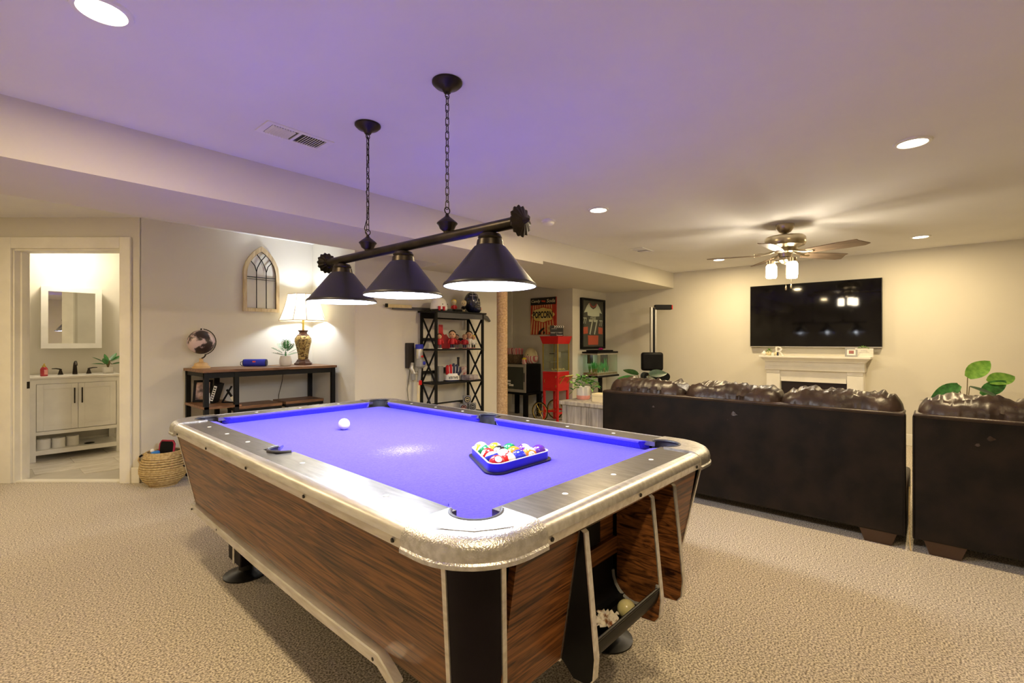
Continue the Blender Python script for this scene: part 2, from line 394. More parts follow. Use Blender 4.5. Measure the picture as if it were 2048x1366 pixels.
# black rounded corners with aluminium edge strips
for sx in (-1, 1):
    for sy in (-1, 1):
        lo = []
        for z in (.355, .745):
            w_, l_ = body(z); pts = []
            for k in range(9):
                a = PI/2*k/8; pts.append((sx*(w_-RC+RC*math.cos(a)), sy*(l_-RC+RC*math.sin(a)), z))
            pts.append((sx*(w_-RC), sy*(l_-RC), z)); lo.append(pts)
        add('corner_post', MB().ring(lo), M_corner, ptab, smooth=True)
        for which in (0, 1):
            es = []
            for z in (.352, .745):
                w_, l_ = body(z)
                if which: x0, y0, dx, dy = sx*(w_+.003), sy*(l_-RC), 0, .007
                else: x0, y0, dx, dy = sx*(w_-RC), sy*(l_+.003), .007, 0
                q = .006
                es.append([(x0-dx-(q if which else 0)*sx, y0-dy-(0 if which else q)*sy, z), (x0+dx-(q if which else 0)*sx, y0+dy-(0 if which else q)*sy, z), (x0+dx, y0+dy, z), (x0-dx, y0-dy, z)])
            add('edge_strip', MB().ring(es), M_alu, ptab)
# slate / bed with cloth
BED = [(sx*x, sy*y) for sx, sy, sw in ((1, 1, 0), (-1, 1, 1), (-1, -1, 0), (1, -1, 1)) for x, y in (((.53, 1.012), (.505, 1.037)) if not sw else ((.505, 1.037), (.53, 1.012)))]
add('slate', MB().prism(BED, .72, ZB-.003), M_dgrey, ptab)
PR = .062
PC = [(sx*.545, sy*1.052) for sx in (-1, 1) for sy in (-1, 1)]+[(sx*.575, 0) for sx in (-1, 1)]
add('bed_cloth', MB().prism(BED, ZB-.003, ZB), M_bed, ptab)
# cushions: six, ends cut back at the pockets
def cushion(axis, s, a0, a1):
    mb = MB(); loops = []
    nose, back = (.508, .537) if axis == 'y' else (1.015, 1.044)
    n = 12
    for k in range(n+1):
        q = a0+(a1-a0)*k/n
        cut0 = .03 if k == 0 else 0; 
        prof = [(nose+.024, ZB), (nose+.006, ZB+.022), (nose, ZB+.030), (nose+.004, ZB+.0355), (back, ZR), (back+.012, ZR-.004), (back+.012, ZB)]
        lp = []
        for i, (d, z) in enumerate(prof):
            qq = q
            if k == 0 and i < 4: qq = q+.030*(1 if a1 > a0 else -1)
            if k == n and i < 4: qq = q-.030*(1 if a1 > a0 else -1)
            lp.append((s*d, qq, z) if axis == 'y' else (qq, s*d, z))
        loops.append(lp)
    return mb.ring(loops)
for s in (-1, 1):
    add('cushion', cushion('y', s, -.955, -.066), M_cush, ptab, smooth=True)
    add('cushion', cushion('y', s, .066, .955), M_cush, ptab, smooth=True)
    add('cushion', cushion('x', s, -.448, .448), M_cush, ptab, smooth=True)
# metal rail tops, aluminium rounded apron
for s in (-1, 1):
    for a, b in ((-.985, -.062), (.062, .985)):
        add('rail_top', MB().bx(min(s*.535, s*.66), max(s*.535, s*.66), a, b, ZR-.018, ZR), M_railtop, ptab)
    side = MB().bx(min(s*.60, s*.66), max(s*.60, s*.66), -.07, .07, ZR-.018, ZR-.0002)
    add('rail_bridge', side, M_railtop, ptab)
    add('rail_top', MB().bx(-.47, .47, min(s*1.042, s*1.175), max(s*1.042, s*1.175), ZR-.018, ZR), M_railtop, ptab)
    for ax in ('y', 'x'):
        o0 = .655 if ax == 'y' else 1.172
        prof = [(o0-.004, ZR+.001), (o0+.010, ZR), (o0+.022, ZR-.006), (o0+.030, ZR-.018), (o0+.032, ZR-.030), (o0+.028, ZR-.034), (o0+.024, ZR-.056), (o0+.004, ZR-.058), (o0-.004, ZR-.058)]
        L = .985 if ax == 'y' else .47
        lp = [[((s*d, q, z) if ax == 'y' else (q, s*d, z)) for d, z in prof] for q in (-L, L)]
        ap = add('apron', MB().ring(lp), M_alu, ptab, smooth=True)
        nscr = (-.93, -.47, 0, .47, .93) if ax == 'y' else (-.43, 0, .43)
        for q in nscr:
            d = s*(o0+.0275)
            m = Matrix.Translation((d, q, ZR-.044) if ax == 'y' else (q, d, ZR-.044)) @ (Matrix.Rotation(s*PI/2, 4, 'Y') if ax == 'y' else Matrix.Rotation(-s*PI/2, 4, 'X'))
            add('screw', MB().lathe([(.006, -.002), (.005, .0015), (0, .002)], 10), M_blackm, ap, rotm=m)
# sights
si = MB().lathe([(.0085, -.001), (.0085, .0008), (0, .0010)], 14, m=Matrix.Diagonal((1, 1, 1, 1))).mesh('sight', True); si.materials.append(M_pearl)
for s in (-1, 1):
    for k in (-3, -2, -1, 1, 2, 3): add('sight', si, None, ptab, loc=(s*.589, k*.2538, ZR))
    for k in (-1, 0, 1): add('sight', si, None, ptab, loc=(k*.2538, s*1.107, ZR))
# cast corner caps with a pocket cut out
def cap_loops(sx, sy):
    OX, OY, R = .689, 1.206, .175; E = .235
    outer = [(OX, OY-E)]
    for k in range(13):
        a = PI/2*k/12; outer.append((OX-R+R*math.cos(a), OY-R+R*math.sin(a)))
    outer.append((OX-E, OY))
    # inner edge: along the short rail's cut, round the pocket, back along the long rail's cut
    px, py = .513, 1.031
    inner = [(OX-E, 1.060)]
    for k in range(15):
        a = math.radians(143-199*k/14)
        inner.append((px+.067*math.cos(a), py+.067*math.sin(a)))
    inner += [(.540, OY-E)]
    return outer, inner
def inset(outer, d):
    OX, OY, R = .689, 1.206, .175; res = []
    for i, (x, y) in enumerate(outer):
        cx, cy = OX-R, OY-R
        if i == 0: n = (1, 0)
        elif i == len(outer)-1: n = (0, 1)
        else:
            a = PI/2*(i-1)/12; n = (math.cos(a), math.sin(a))
        res.append((x-n[0]*d, y-n[1]*d))
    return res
capm = {}
for sx in (-1, 1):
    for sy in (-1, 1):
        outer, inner = cap_loops(sx, sy); loops = []
        for z, d in ((.742, .002), (.745, -.003), (.754, -.003), (.758, .001), (.774, .0), (.788, .004), (.799, .013), (.8055, .027), (.8075, .045)):
            loops.append([(sx*x, sy*y, z) for x, y in inset(outer, d)]+[(sx*x, sy*y, max(z, .75)) for x, y in inner])
        cp = add('corner_cap', MB().ring(loops), M_cast, ptab, smooth=True)
        # pocket liner: dark rubber cup with a rim
        pl = MB(); pr = []
        for k in range(17):
            a = math.radians(143-199*k/16); pr.append((sx*(.513+.064*math.cos(a)), sy*(1.031+.064*math.sin(a)), .805))
        pl.tube(pr, .0055, 8)
        lo = [[(p[0]+(0), p[1], .803) for p in pr], [(p[0], p[1], .66) for p in pr]]
        n = len(pr)
        pl.add([*lo[0], *lo[1]], [(i, i+1, n+i+1, n+i) for i in range(n-1)])
        add('pocket_liner', pl, M_rubber, ptab, smooth=True)
        if sy < 0 and sx < 0:
            mk = MB()
            ang = math.radians(-45-180)
            ex = Vector((1, -1, 0)).normalized(); ey = Vector((1, 1, 0)).normalized(); c0 = Vector((-.598, -1.116, .8082))
            def L2(a, b): return c0+ex*a+ey*b
            mk.tube([L2(-.085, .012), L2(-.045, -.002), L2(0, -.012), L2(.045, -.002), L2(.085, .012)], .0009, 6)
            add('engraved_line', mk, M_mgrey, cp)
            mrot = Matrix.Translation(L2(0, .004)) @ Matrix.Rotation(-PI/4, 4, 'Z')
            add('engraved_lettering', text_mesh('BILLIARDS', w=.055, h=.006, ext=.0002), M_mgrey, cp, rotm=mrot)
# side pocket liners
for s in (-1, 1):
    pr = []
    for k in range(15):
        a = PI/2+PI*k/14
        pr.append((-s*(.062*math.cos(a))*.9+s*.545, .060*math.sin(a), ZR+.003))
    pl = MB().tube(pr, .006, 8)
    n = len(pr); pl.add([(p[0], p[1], ZR) for p in pr]+[(p[0], p[1], .66) for p in pr], [(i, i+1, n+i+1, n+i) for i in range(n-1)])
    add('pocket_liner', pl, M_rubber, ptab, smooth=True)
# bottom ledge strip along the near long side (loose, bent at its near end)
lo = []
for y, dz, dx in ((1.03, 0, 0), (.6, -.004, .004), (.1, -.008, .006), (-.4, -.006, .006), (-.74, 0, .004), (-.80, -.008, .014), (-.86, -.010, .030)):
    x = -.578-dx; z = .365+dz
    lo.append([(x+.004, y, z+.012), (x-.020, y, z+.010), (x-.023, y, z+.006), (x-.023, y, z-.022), (x-.020, y, z-.022), (x-.019, y, z+.003), (x+.004, y, z+.004)])
st = add('ledge_strip', MB().ring(lo), M_alu, ptab)
for y in (1.0, .6, .1, -.35, -.72):
    add('screw', MB().lathe([(.006, -.002), (.005, .0015), (0, .002)], 10), M_blackm, st, rotm=Matrix.Translation((-.6045, y, .353)) @ Matrix.Rotation(-PI/2, 4, 'Y'))
add('ledge_strip', MB().bx(.578, .618, -1.0, 1.0, .352, .374), M_alu, ptab)
add('cabinet_floor', MB().bx(-.57, .57, -1.08, 1.09, .362, .38), M_black, ptab)
# ball return at the near end
def fin(u0, u1, m, name='return_fin'):
    prof = [(-1.150, .720), (-1.163, .722), (-1.172, .716), (-1.205, .40), (-1.200, .345), (-1.185, .325), (-1.14, .322), (-1.098, .36), (-1.05, .40), (-1.05, .70)]
    n = len(prof)
    mb = MB().add([(u0, y, z) for y, z in prof]+[(u1, y, z) for y, z in prof], [tuple(range(n)), tuple(range(n, 2*n))[::-1]]+[(i, (i+1) % n, n+(i+1) % n, n+i) for i in range(n)])
    f = add(name, mb, m, ptab)
    edge = [(y, z) for y, z in prof[1:7]]
    uc = (u0+u1)/2
    mb = MB()
    for (y0, z0), (y1, z1) in zip(edge[:-1], edge[1:]):
        hw = (u1-u0)/2+.002
        mb.add([(uc-hw, y0, z0), (uc+hw, y0, z0), (uc+hw, y1, z1), (uc-hw, y1, z1), (uc-hw, y0-.004, z0), (uc+hw, y0-.004, z0), (uc+hw, y1-.004, z1), (uc-hw, y1-.004, z1)],
               [(0, 1, 2, 3), (4, 7, 6, 5), (0, 4, 5, 1), (1, 5, 6, 2), (2, 6, 7, 3), (3, 7, 4, 0)])
    add('fin_edge', mb, M_alu, f)
    return f
fin(-.262, -.246, M_black); fin(.118, .134, M_woodx); fin(.284, .300, M_woodx)
add('panel_edge', MB().ring(endpiece(-1, -.270, -.262, .352, .72, .01)), M_alu, ptab)
add('panel_edge', MB().ring(endpiece(-1, .300, .308, .352, .72, .01)), M_alu, ptab)
add('return_back', MB().bx(-.246, .118, -1.035, -1.02, .38, .72), M_woodx, ptab)
add('slot_back', MB().bx(.134, .284, -1.08, -1.07, .37, .72), M_black, ptab)
add('viewing_window', MB().bx(-.235, -.10, -1.040, -1.034, .565, .705), M_mgrey, ptab)
add('viewing_window', MB().bx(-.10, .03, -1.0405, -1.034, .565, .705), M_black, ptab)
add('window_bar', MB().bx(-.246, .118, -1.05, -1.034, .505, .56), M_woodx, ptab)
lo = []
for k in range(11):
    a = PI*(.5+k/10*.92)
    lo.append((-1.128+.085*math.cos(a)*-1, .445+.090*-math.sin(a)))
tr = MB(); pts = []
for k in range(13):
    q = k/12; a = -PI*q
    pts.append((-1.118+.080*math.cos(a), .435-(.085)*abs(math.sin(a))))
pts = [(-1.036, .50)]+pts
n = len(pts); inner = pts; outer = [(y*1+(-.004 if y < -1.118 else .004), z-.005) for y, z in pts]
vs = [(-.246, y, z) for y, z in inner]+[(.118, y, z) for y, z in inner]+[(-.246, y, z) for y, z in outer]+[(.118, y, z) for y, z in outer]
fs = []
for i in range(n-1):
    fs += [(i, i+1, n+i+1, n+i), (2*n+i, 3*n+i, 3*n+i+1, 2*n+i+1)]
fs += [(n-1, 2*n-1, 4*n-1, 3*n-1), (0, 2*n, 3*n, n)]
tray = add('return_tray', MB().add(vs, fs), M_black, ptab, smooth=True)
add('tray_lip', MB().tube([(-.246, -1.199, .436), (.118, -1.199, .436)], .005, 8), M_blackm, tray)
arc = [(.112, -1.118+.080*math.cos(-PI*q/12), .435-.085*math.sin(PI*q/12)+.012) for q in range(13)]
add('tray_end', MB().tube(arc, .006, 6), M_mgrey, tray)
# legs with flared feet
for sx in (-1, 1):
    for sy in (-1, 1):
        x, y = sx*.40, sy*.84
        lg = add('leg', MB().bx(x-.055, x+.055, y-.09, y+.09, .075, .365), M_corner, ptab, bevel=.006)
        for q in (x-.060, x+.055): add('leg_trim', MB().bx(q, q+.005, y-.012, y+.012, .075, .36), M_alu, lg)
        add('foot', MB().lathe([(.105, 0), (.105, .006), (.085, .014), (.045, .022), (.034, .030), (.034, .08)], 28, (x, y, 0)), M_blackm, lg, smooth=True)

# ------------------------------------------------------------------ balls and rack
BALLC = {1: (.85, .60, .02), 2: (.02, .03, .45), 3: (.62, .02, .02), 4: (.10, .02, .30), 5: (.85, .22, .02), 6: (.01, .20, .08), 7: (.40, .02, .03), 8: (.01, .01, .012)}
def ball_mat(n):
    base_c = BALLC[n if n <= 8 else n-8]; stripe = n > 8
    m = bpy.data.materials.new('ball_%d' % n); m.use_nodes = True; nt = m.node_tree; b = nt.nodes['Principled BSDF']
    b.inputs['Roughness'].default_value = .12; b.inputs['Coat Weight'].default_value = .5
    tc = nt.nodes.new('ShaderNodeTexCoord'); sp = nt.nodes.new('ShaderNodeSeparateXYZ'); nt.links.new(tc.outputs['Object'], sp.inputs[0])
    def lt(sock, thr, ab=False):
        if ab:
            a = nt.nodes.new('ShaderNodeMath'); a.operation = 'ABSOLUTE'; nt.links.new(sock, a.inputs[0]); sock = a.outputs[0]
        c = nt.nodes.new('ShaderNodeMath'); c.operation = 'GREATER_THAN'; nt.links.new(sock, c.inputs[0]); c.inputs[1].default_value = thr; return c.outputs[0]
    mx = nt.nodes.new('ShaderNodeMix'); mx.data_type = 'RGBA'
    mx.inputs[6].default_value = (*base_c, 1); mx.inputs[7].default_value = (.85, .82, .70, 1)
    if stripe: nt.links.new(lt(sp.outputs[1], .0165, True), mx.inputs[0])
    else: mx.inputs[0].default_value = 0
    m2 = nt.nodes.new('ShaderNodeMix'); m2.data_type = 'RGBA'; nt.links.new(mx.outputs[2], m2.inputs[6]); m2.inputs[7].default_value = (.88, .86, .78, 1)
    nt.links.new(lt(sp.outputs[2], .0257, True), m2.inputs[0]); nt.links.new(m2.outputs[2], b.inputs['Base Color'])
    return m
ball_me0 = MB().sph((0, 0, 0), .0286, 32, 20)
def make_ball(n, loc, rm, label):
    me = ball_me0.mesh('ball', True, 180); me.materials.append(ball_mat(n))
    o = bpy.data.objects.new('billiard_ball', me); COL.objects.link(o); o.matrix_world = Matrix.Translation(loc) @ rm
    tag(o, label, 'pool ball', 'racked pool balls')
    for s in (1, -1):
        tm = text_mesh(str(n), h=.0105, ext=.0002)
        for v in tm.vertices:
            d = Vector((v.co.x*s, v.co.y, s*.0286)).normalized()*(.02868+abs(v.co.z)); v.co = d
        add('number', tm, M_ink, o)
    return o
a_t = math.radians(-1.13); ct, st_ = math.cos(a_t), math.sin(a_t)
def tw(u, v, z): return Vector((1.344+u*ct-v*st_, 1.847+u*st_+v*ct, z))
cname = {1: 'solid yellow', 2: 'solid blue', 3: 'solid red', 4: 'solid purple', 5: 'solid orange', 6: 'solid green', 7: 'solid maroon', 8: 'solid black'}
rows = [[7, 11, 2, 13, 4], [10, 15, 5, 12], [3, 8, 6], [14, 1], [9]]
toward = {7: (-.35, -.6, .72), 13: (-.45, -.85, .25), 4: (.6, -.75, .2), 2: (.3, .5, .8), 8: (-.8, -.2, .5)}
for r, row in enumerate(rows):
    for i, n in enumerate(row):
        u = -.008+(i-(len(row)-1)/2)*.0574; v = -.7215+r*.0497
        d = Vector(toward.get(n, (random.uniform(-1, 1), random.uniform(-1, 1), random.uniform(-.6, .6)))).normalized()
        rm = d.to_track_quat('Z', 'Y').to_matrix().to_4x4() @ Matrix.Rotation(random.uniform(-.6, .6), 4, 'Z')
        c = cname[n] if n <= 8 else 'white and '+cname[n-8].split()[1]+' striped'
        make_ball(n, tw(u, v, ZB+.0287), rm, c+' pool ball numbered %d in the triangle rack' % n)
cb = add('cue_ball', ball_me0.mesh('cue_ball', True, 180), mat('cue_white', (.86, .85, .78), rough=.15), smooth=False)
cb.location = (1.267, 2.251, ZB+.0287); tag(cb, 'white cue ball alone on the far half of the blue cloth', 'pool ball')
cb2 = add('cue_ball', ball_me0.mesh('cue_ball', True, 180), mat('cue_yellowed', (.66, .60, .28), (.72, .66, .36), scale=30, rough=.25))
cb2.location = tw(.030, -1.135, .3525+.0300); tag(cb2, 'yellowed old cue ball lying in the black ball return tray', 'pool ball')
# triangle rack
def tri(off, rad):
    cs = [(-.008-.1148, -.7215), (-.008+.1148, -.7215), (-.008, -.5227)]
    pts = []
    for k, (cx, cy) in enumerate(cs):
        a0 = [210, 330, 90][k]
        for q in range(9):
            a = math.radians(a0-60+q*15); pts.append((cx+(rad+off)*math.cos(a), cy+(rad+off)*math.sin(a)))
    return pts
rk = thing('triangle_rack', 'blue and black plastic triangle rack around the pool balls', 'ball rack', (1.344, 1.847, ZB), a_t)
mi, mo = tri(0, .0300), tri(0, .0345); n = len(mi)
def band(pi, po, z0, z1):
    vs = [(x, y, z0) for x, y in po]+[(x, y, z1) for x, y in po]+[(x, y, z1) for x, y in pi]+[(x, y, z0) for x, y in pi]
    return MB().add(vs, [(k*n+i, k*n+(i+1) % n, ((k+1) % 4)*n+(i+1) % n, ((k+1) % 4)*n+i) for k in range(4) for i in range(n)])
add('wall', band(mi, mo, .003, .034), mat('rack_blue', (.02, .015, .42), rough=.3), rk, smooth=True)
add('rim', band(tri(0, .0295), tri(0, .0350), .034, .0362), M_white, rk, smooth=True)
add('base_flange', band(tri(0, .0347), tri(0, .047), .0005, .006), M_blackm, rk, smooth=True)
# scrap of crumpled tissue in the tray
mb = MB(); ns = 10
for i in range(ns+1):
    for j in range(ns+1):
        x, y = (i/ns-.5)*.085, (j/ns-.5)*.062
        k = 1-.5*(abs(x)/.0425)**3
        mb.v.append((x*(1+.3*noise.noise((i*.7, j*.7, 0))), y*(1+.3*noise.noise((i*.7, j*.7, 5))), .008+.012*noise.noise((i*.9, j*.9, 9))))
mb.f = [(i*(ns+1)+j, (i+1)*(ns+1)+j, (i+1)*(ns+1)+j+1, i*(ns+1)+j+1) for i in range(ns) for j in range(ns)]
cr = add('crumpled_tissue', mb, mat('stained_tissue', (.22, .08, .02), (.78, .72, .62), scale=35, rough=.9, contrast=(.38, .5)))
cr.location = tw(-.06, -1.122, .378); cr.rotation_euler = (0, 0, .5); cr.modifiers.new('thick', 'SOLIDIFY').thickness = .002
tag(cr, 'crumpled brown-stained scrap of tissue in the ball return tray', 'tissue')

# ------------------------------------------------------------------ billiard pendant
pend = thing('billiard_pendant_light', 'black three-shade billiard light hanging on chains over the pool table', 'pendant light', (1.297, 0, 0))
ZBAR = 1.643
add('bar', MB().tube([(0, 1.115, ZBAR), (0, 2.465, ZBAR)], .0215, 20), M_bronze, pend, smooth=True)
for y, s in ((1.115, -1), (2.465, 1)):
    m = Matrix.Translation((0, y, ZBAR)) @ Matrix.Rotation(-s*PI/2, 4, 'X')
    fl = MB().lathe([(.0235, -.01), (.028, .004), (.052, .014), (.054, .020), (.030, .030), (.012, .036), (.008, .046), (.004, .058), (0, .060)], 56, m=m, fn=lambda a: 1+.07*math.cos(14*a))
    add('finial', fl, M_bronze, pend, smooth=True)
link = MB().tube([(.0075*math.cos(a), 0, .0075*math.sin(a)+(.0105 if math.sin(a) > 0 else -.0105)) for a in [2*PI*k/14+.01 for k in range(14)]], .0019, 6, closed=True).mesh('link', True); link.materials.append(M_bronze)
for y in (1.491, 2.08):
    add('canopy', MB().lathe([(.062, CE-.001), (.062, CE-.008), (.050, CE-.020), (.022, CE-.032), (.014, CE-.046), (0, CE-.048)], 32, (0, y, 0)), M_bronze, pend, smooth=True)
    ch = add('chain_loop', MB().tube([(.010*math.cos(a), y, CE-.058+.012*math.sin(a)) for a in [2*PI*k/12 for k in range(12)]], .0022, 6, closed=True), M_bronze, pend)
    z = CE-.078; k = 0
    while z > 1.768:
        add('link', link, None, ch, rotm=Matrix.Translation((0, y, z)) @ Matrix.Rotation((k % 2)*PI/2+.3, 4, 'Z')); z -= .0285; k += 1
    add('hanging_ring', MB().tube([(.0135*math.cos(a), y, 1.752+.0135*math.sin(a)) for a in [2*PI*k/16 for k in range(16)]], .0026, 6, closed=True), M_bronze, pend)
    add('hub', MB().lathe([(0, 1.742), (.006, 1.740), (.009, 1.728), (.024, 1.716), (.041, 1.702), (.043, 1.698), (.036, 1.690), (.030, 1.676), (.016, 1.666), (.014, 1.655)], 28, (0, y, 0)), M_bronze, pend, smooth=True)
cord = [(.006*math.sin(k*1.9), 2.08+.007*math.cos(k*1.3), CE-.05-k*.031) for k in range(14)]+[(.004, 2.105, 1.80), (.0, 2.11, 1.775), (0, 2.09, 1.745), (0, 2.08, 1.735)]
add('cord', MB().tube(cord, .0024, 6), M_black, pend, smooth=True)
for y in (1.248, 1.790, 2.323):
    c = (0, y, 0)
    shd = add('shade', MB().lathe([(.052, 1.575), (.060, 1.570), (.165, 1.438), (.172, 1.434), (.176, 1.427), (.176, 1.420), (.173, 1.4205)], 48, c, cap=False), M_shade, pend, smooth=True)
    add('lining', MB().lathe([(.048, 1.572), (.056, 1.567), (.162, 1.434), (.172, 1.4215), (.1745, 1.421)], 48, c, cap=False), M_shadein, shd, smooth=True)
    add('collar', MB().lathe([(.016, 1.625), (.040, 1.618), (.046, 1.606), (.043, 1.600), (.048, 1.596), (.052, 1.574), (.048, 1.572), (0, 1.572)], 32, c), M_bronze, shd, smooth=True)
    add('bulb', MB().sph((0, y, 1.505), (.033, .033, .045), 16, 10), M_bulbc, shd, smooth=True)
    light('pendant_bulb', 'POINT', (0, y, 1.452), P_PEND, COOL, .035, pend)

# ------------------------------------------------------------------ ceiling fan
FX, FY = 4.92, 1.0
fan = thing('ceiling_fan', 'antique nickel ceiling fan with five brown blades and three lit globes', 'ceiling fan', (FX, FY, 0))
add('canopy', MB().lathe([(.075, CE), (.073, CE-.03), (.05, CE-.065), (.028, CE-.078), (0, CE-.079)], 32), M_brass, fan, smooth=True)
add('downrod', MB().cyl((0, 0, 2.17), .014, .05, 14), M_bronze, fan, smooth=True)
add('motor', MB().lathe([(0, 2.178), (.06, 2.178), (.155, 2.168), (.165, 2.155), (.166, 2.105), (.155, 2.085), (.10, 2.065), (.085, 2.03), (.06, 2.02), (.05, 1.985), (0, 1.98)], 40), M_brass, fan, smooth=True)
bl = MB(); up = []; nB = 10
for k in range(nB+1):
    x = .20+k*.046; hw = .050+.022*min(1, k/6)
    if k == nB: hw = .045
    up.append((x, hw))
poly = [(x, h) for x, h in up]+[(x-(.045 if i == 0 else 0), -h) for i, (x, h) in enumerate(reversed(up))]
bl.prism(poly, -.003, .003)
bl_me = bl.mesh('blade'); bl_me.materials.append(M_blade)
iron_me = MB().tube([(.075, 0, .03), (.12, 0, .015), (.17, 0, .004), (.25, 0, .003)], [.012, .011, .014, .018], 8).mesh('iron', True); iron_me.materials.append(M_brass)
for k in range(5):
    a = math.radians(-36.75+72*k)
    b = add('blade', bl_me, None, fan, rotm=Matrix.Translation((0, 0, 2.012)) @ Matrix.Rotation(a, 4, 'Z') @ Matrix.Rotation(math.radians(-12), 4, 'X'))
    add('blade_iron', iron_me, None, b)
add('light_kit', MB().lathe([(0, 1.98), (.045, 1.978), (.05, 1.955), (.03, 1.93), (.012, 1.92), (0, 1.918)], 24), M_brass, fan, smooth=True)
for k, phi in enumerate((150, 30, -90)):
    a = math.radians(-48.75+phi); gx, gy = .110*math.cos(a), .110*math.sin(a)
    arm = add('light_arm', MB().tube([(0, 0, 1.94), (gx*.5, gy*.5, 1.952), (gx, gy, 1.955)], .009, 8).lathe([(.010, 1.965), (.036, 1.960), (.036, 1.925), (.030, 1.920), (0, 1.92)], 20, (gx, gy, 0)), M_brass, fan, smooth=True)
    add('globe', MB().lathe([(.028, 1.925), (.038, 1.918), (.044, 1.905), (.045, 1.812), (.039, 1.800), (0, 1.798)], 24, (gx, gy, 0)), M_globe, arm, smooth=True)
for dx, zz in ((-.012, 1.70), (.035, 1.715)):
    r_, f_ = Vector((.6593, -.7518, 0)), Vector((.7518, .6593, 0)); p = r_*dx-f_*.035
    pc = add('pull_chain', MB().tube([(p.x, p.y, 1.95), (p.x, p.y, zz+.02)], .0014, 5), M_brass, fan)
    add('chain_fob', MB().lathe([(0, zz-.022), (.007, zz-.018), (.0085, zz), (.004, zz+.018), (0, zz+.020)], 12, (p.x, p.y, 0)), M_brass, pc, smooth=True)

# ------------------------------------------------------------------ sofa sections
def puff(L, D, H, seed, nx=96, ny=14):
    """a stuffed leather back cushion, lying along local y, base at z=0"""
    mb = MB(); loops = []
    for i in range(nx+1):
        q = i/nx; y = (q-.5)*L
        e = 1-abs(2*q-1)**6; e = max(e, 0)**.5
        lp = []
        for k in range(ny*2):
            a = 2*PI*k/(ny*2)
            ca, sa = math.cos(a), math.sin(a)
            x = math.copysign(abs(ca)**.75, ca)*D/2*(.35+.65*e); z = math.copysign(abs(sa)**.7, sa)*H/2*(.30+.70*e)
            wr = .030*noise.noise((y*7+seed, sa*2.2, ca*2))+.016*noise.noise((y*22+seed, sa*5, ca*4))+.010*noise.noise((y*46+3*sa+seed, sa*4, ca*3))+.007*math.sin(y*75+5*noise.noise((y*6, seed, sa*2)))*max(0, sa)*(.3+.7*abs(2*q-1))
            z += wr*(.5+.5*e)+.015*math.cos(PI*(2*q-1))*0
            lp.append((x+wr*.6, y, H/2+z))
        loops.append(lp)
    return mb.ring(loops)
def sofa(name, label, loc, W, cushions, feet, left_arm, right_arm):
    s = thing(name, label, 'sofa', loc, 0, 'sectional sofa')
    # back panel faces -x; W runs along y (0..W)
    add('back_panel', MB().bx(0, .10, 0, W, .075, .79), M_leatherb, s, bevel=.012)
    add('top_rail', MB().bx(-.004, .20, .004, W-.004, .775, .80), M_leather, s, bevel=.01)
    add('top_piping', MB().tube([(-.003, .004, .790), (-.003, W-.004, .790)], .005, 8), M_leather, s)
    for y in (.006, W-.006): add('side_piping', MB().tube([(-.002, y, .08), (-.002, y, .79)], .004, 8), M_leatherb, s)
    add('seat_base', MB().bx(.10, .95, .0, W, .09, .30), M_leather, s, bevel=.02)
    nC = len(cushions)
    for i, (y0, y1) in enumerate(cushions):
        c = add('back_cushion', puff(y1-y0+.02, .30, .30, 3.1*i+1.7*W), M_leather, s, smooth=True)
        c.location = (.15, (y0+y1)/2, .600); c.rotation_euler = (0, math.radians(4), 0)
        add('seat_cushion', MB().bx(.30, .96, y0+.01, y1-.01, .30, .46), M_leather, s, bevel=.05, seg=3)
    for y, flag in ((0, right_arm), (W, left_arm)):
        if flag: add('arm', MB().bx(.12, .95, (y-.0 if y == 0 else y-.18), (y+.18 if y == 0 else y), .09, .60), M_leather, s, bevel=.05, seg=3)
    for y in feet:
        add('foot', MB().ring([[(.02, y-.065, 0), (.10, y-.065, 0), (.10, y+.065, 0), (.02, y+.065, 0)], [(.006, y-.09, .078), (.13, y-.09, .078), (.13, y+.09, .078), (.006, y+.09, .078)]]), M_footw, s)
    return s
sofa('sofa', 'dark brown leather three-cushion sofa seen from behind, beside the pool table', (3.60, .11, 0), 2.01, [(.02, .66), (.67, 1.32), (1.33, 1.98)], (.13, 1.88), True, False)
sofa('sofa', 'dark brown leather sofa section at the right edge, seen from behind', (3.60, -1.45, 0), 1.53, [(.02, .74), (.76, 1.50)], (.14, 1.39), False, True)
cd = add('cord', MB().tube([(3.60, .087, .0035), (3.61, .090, .03), (3.618, .093, .09), (3.63, .095, .2), (3.70, .095, .35)], .0035, 6), M_straw)
tag(cd, 'thin tan cord hanging in the gap between the two sofa sections', 'cord')

# ------------------------------------------------------------------ television, fireplace, mantel things
tv = thing('television', 'large flat black television mounted on the wall above the fireplace', 'television', (7.18, 1.162, 1.14))
add('body', MB().bx(0, .045, -.728, .728, 0, .838), M_tvf, tv, bevel=.004)
add('screen', MB().bx(-.002, .002, -.720, .720, .014, .832), M_screen, tv)
add('bottom_bezel', MB().bx(-.004, .0, -.728, .728, 0, .010), M_silver, tv)
add('wall_bracket', MB().bx(.045, .056, -.2, .2, .25, .6), M_black, tv)
fp = thing('fireplace', 'cream electric fireplace with stepped mantel under the television', 'fireplace', (7.237, 1.125, 0))
add('mantel_shelf', MB().bx(-.30, 0, -.595, .595, 1.005, 1.03), M_white, fp, bevel=.004)
add('mantel_moulding', MB().ring([[(-.285, -.58, 1.005), (0, -.58, 1.005), (0, .58, 1.005), (-.285, .58, 1.005)], [(-.245, -.545, .965), (0, -.545, .965), (0, .545, .965), (-.245, .545, .965)]]).bx(-.245, 0, -.545, .545, .955, .966), M_white, fp)
add('frieze', MB().bx(-.225, 0, -.535, .535, .90, .956), M_white, fp)
add('frieze_board', MB().bx(-.232, 0, -.538, .538, .845, .90), M_white, fp, bevel=.003)
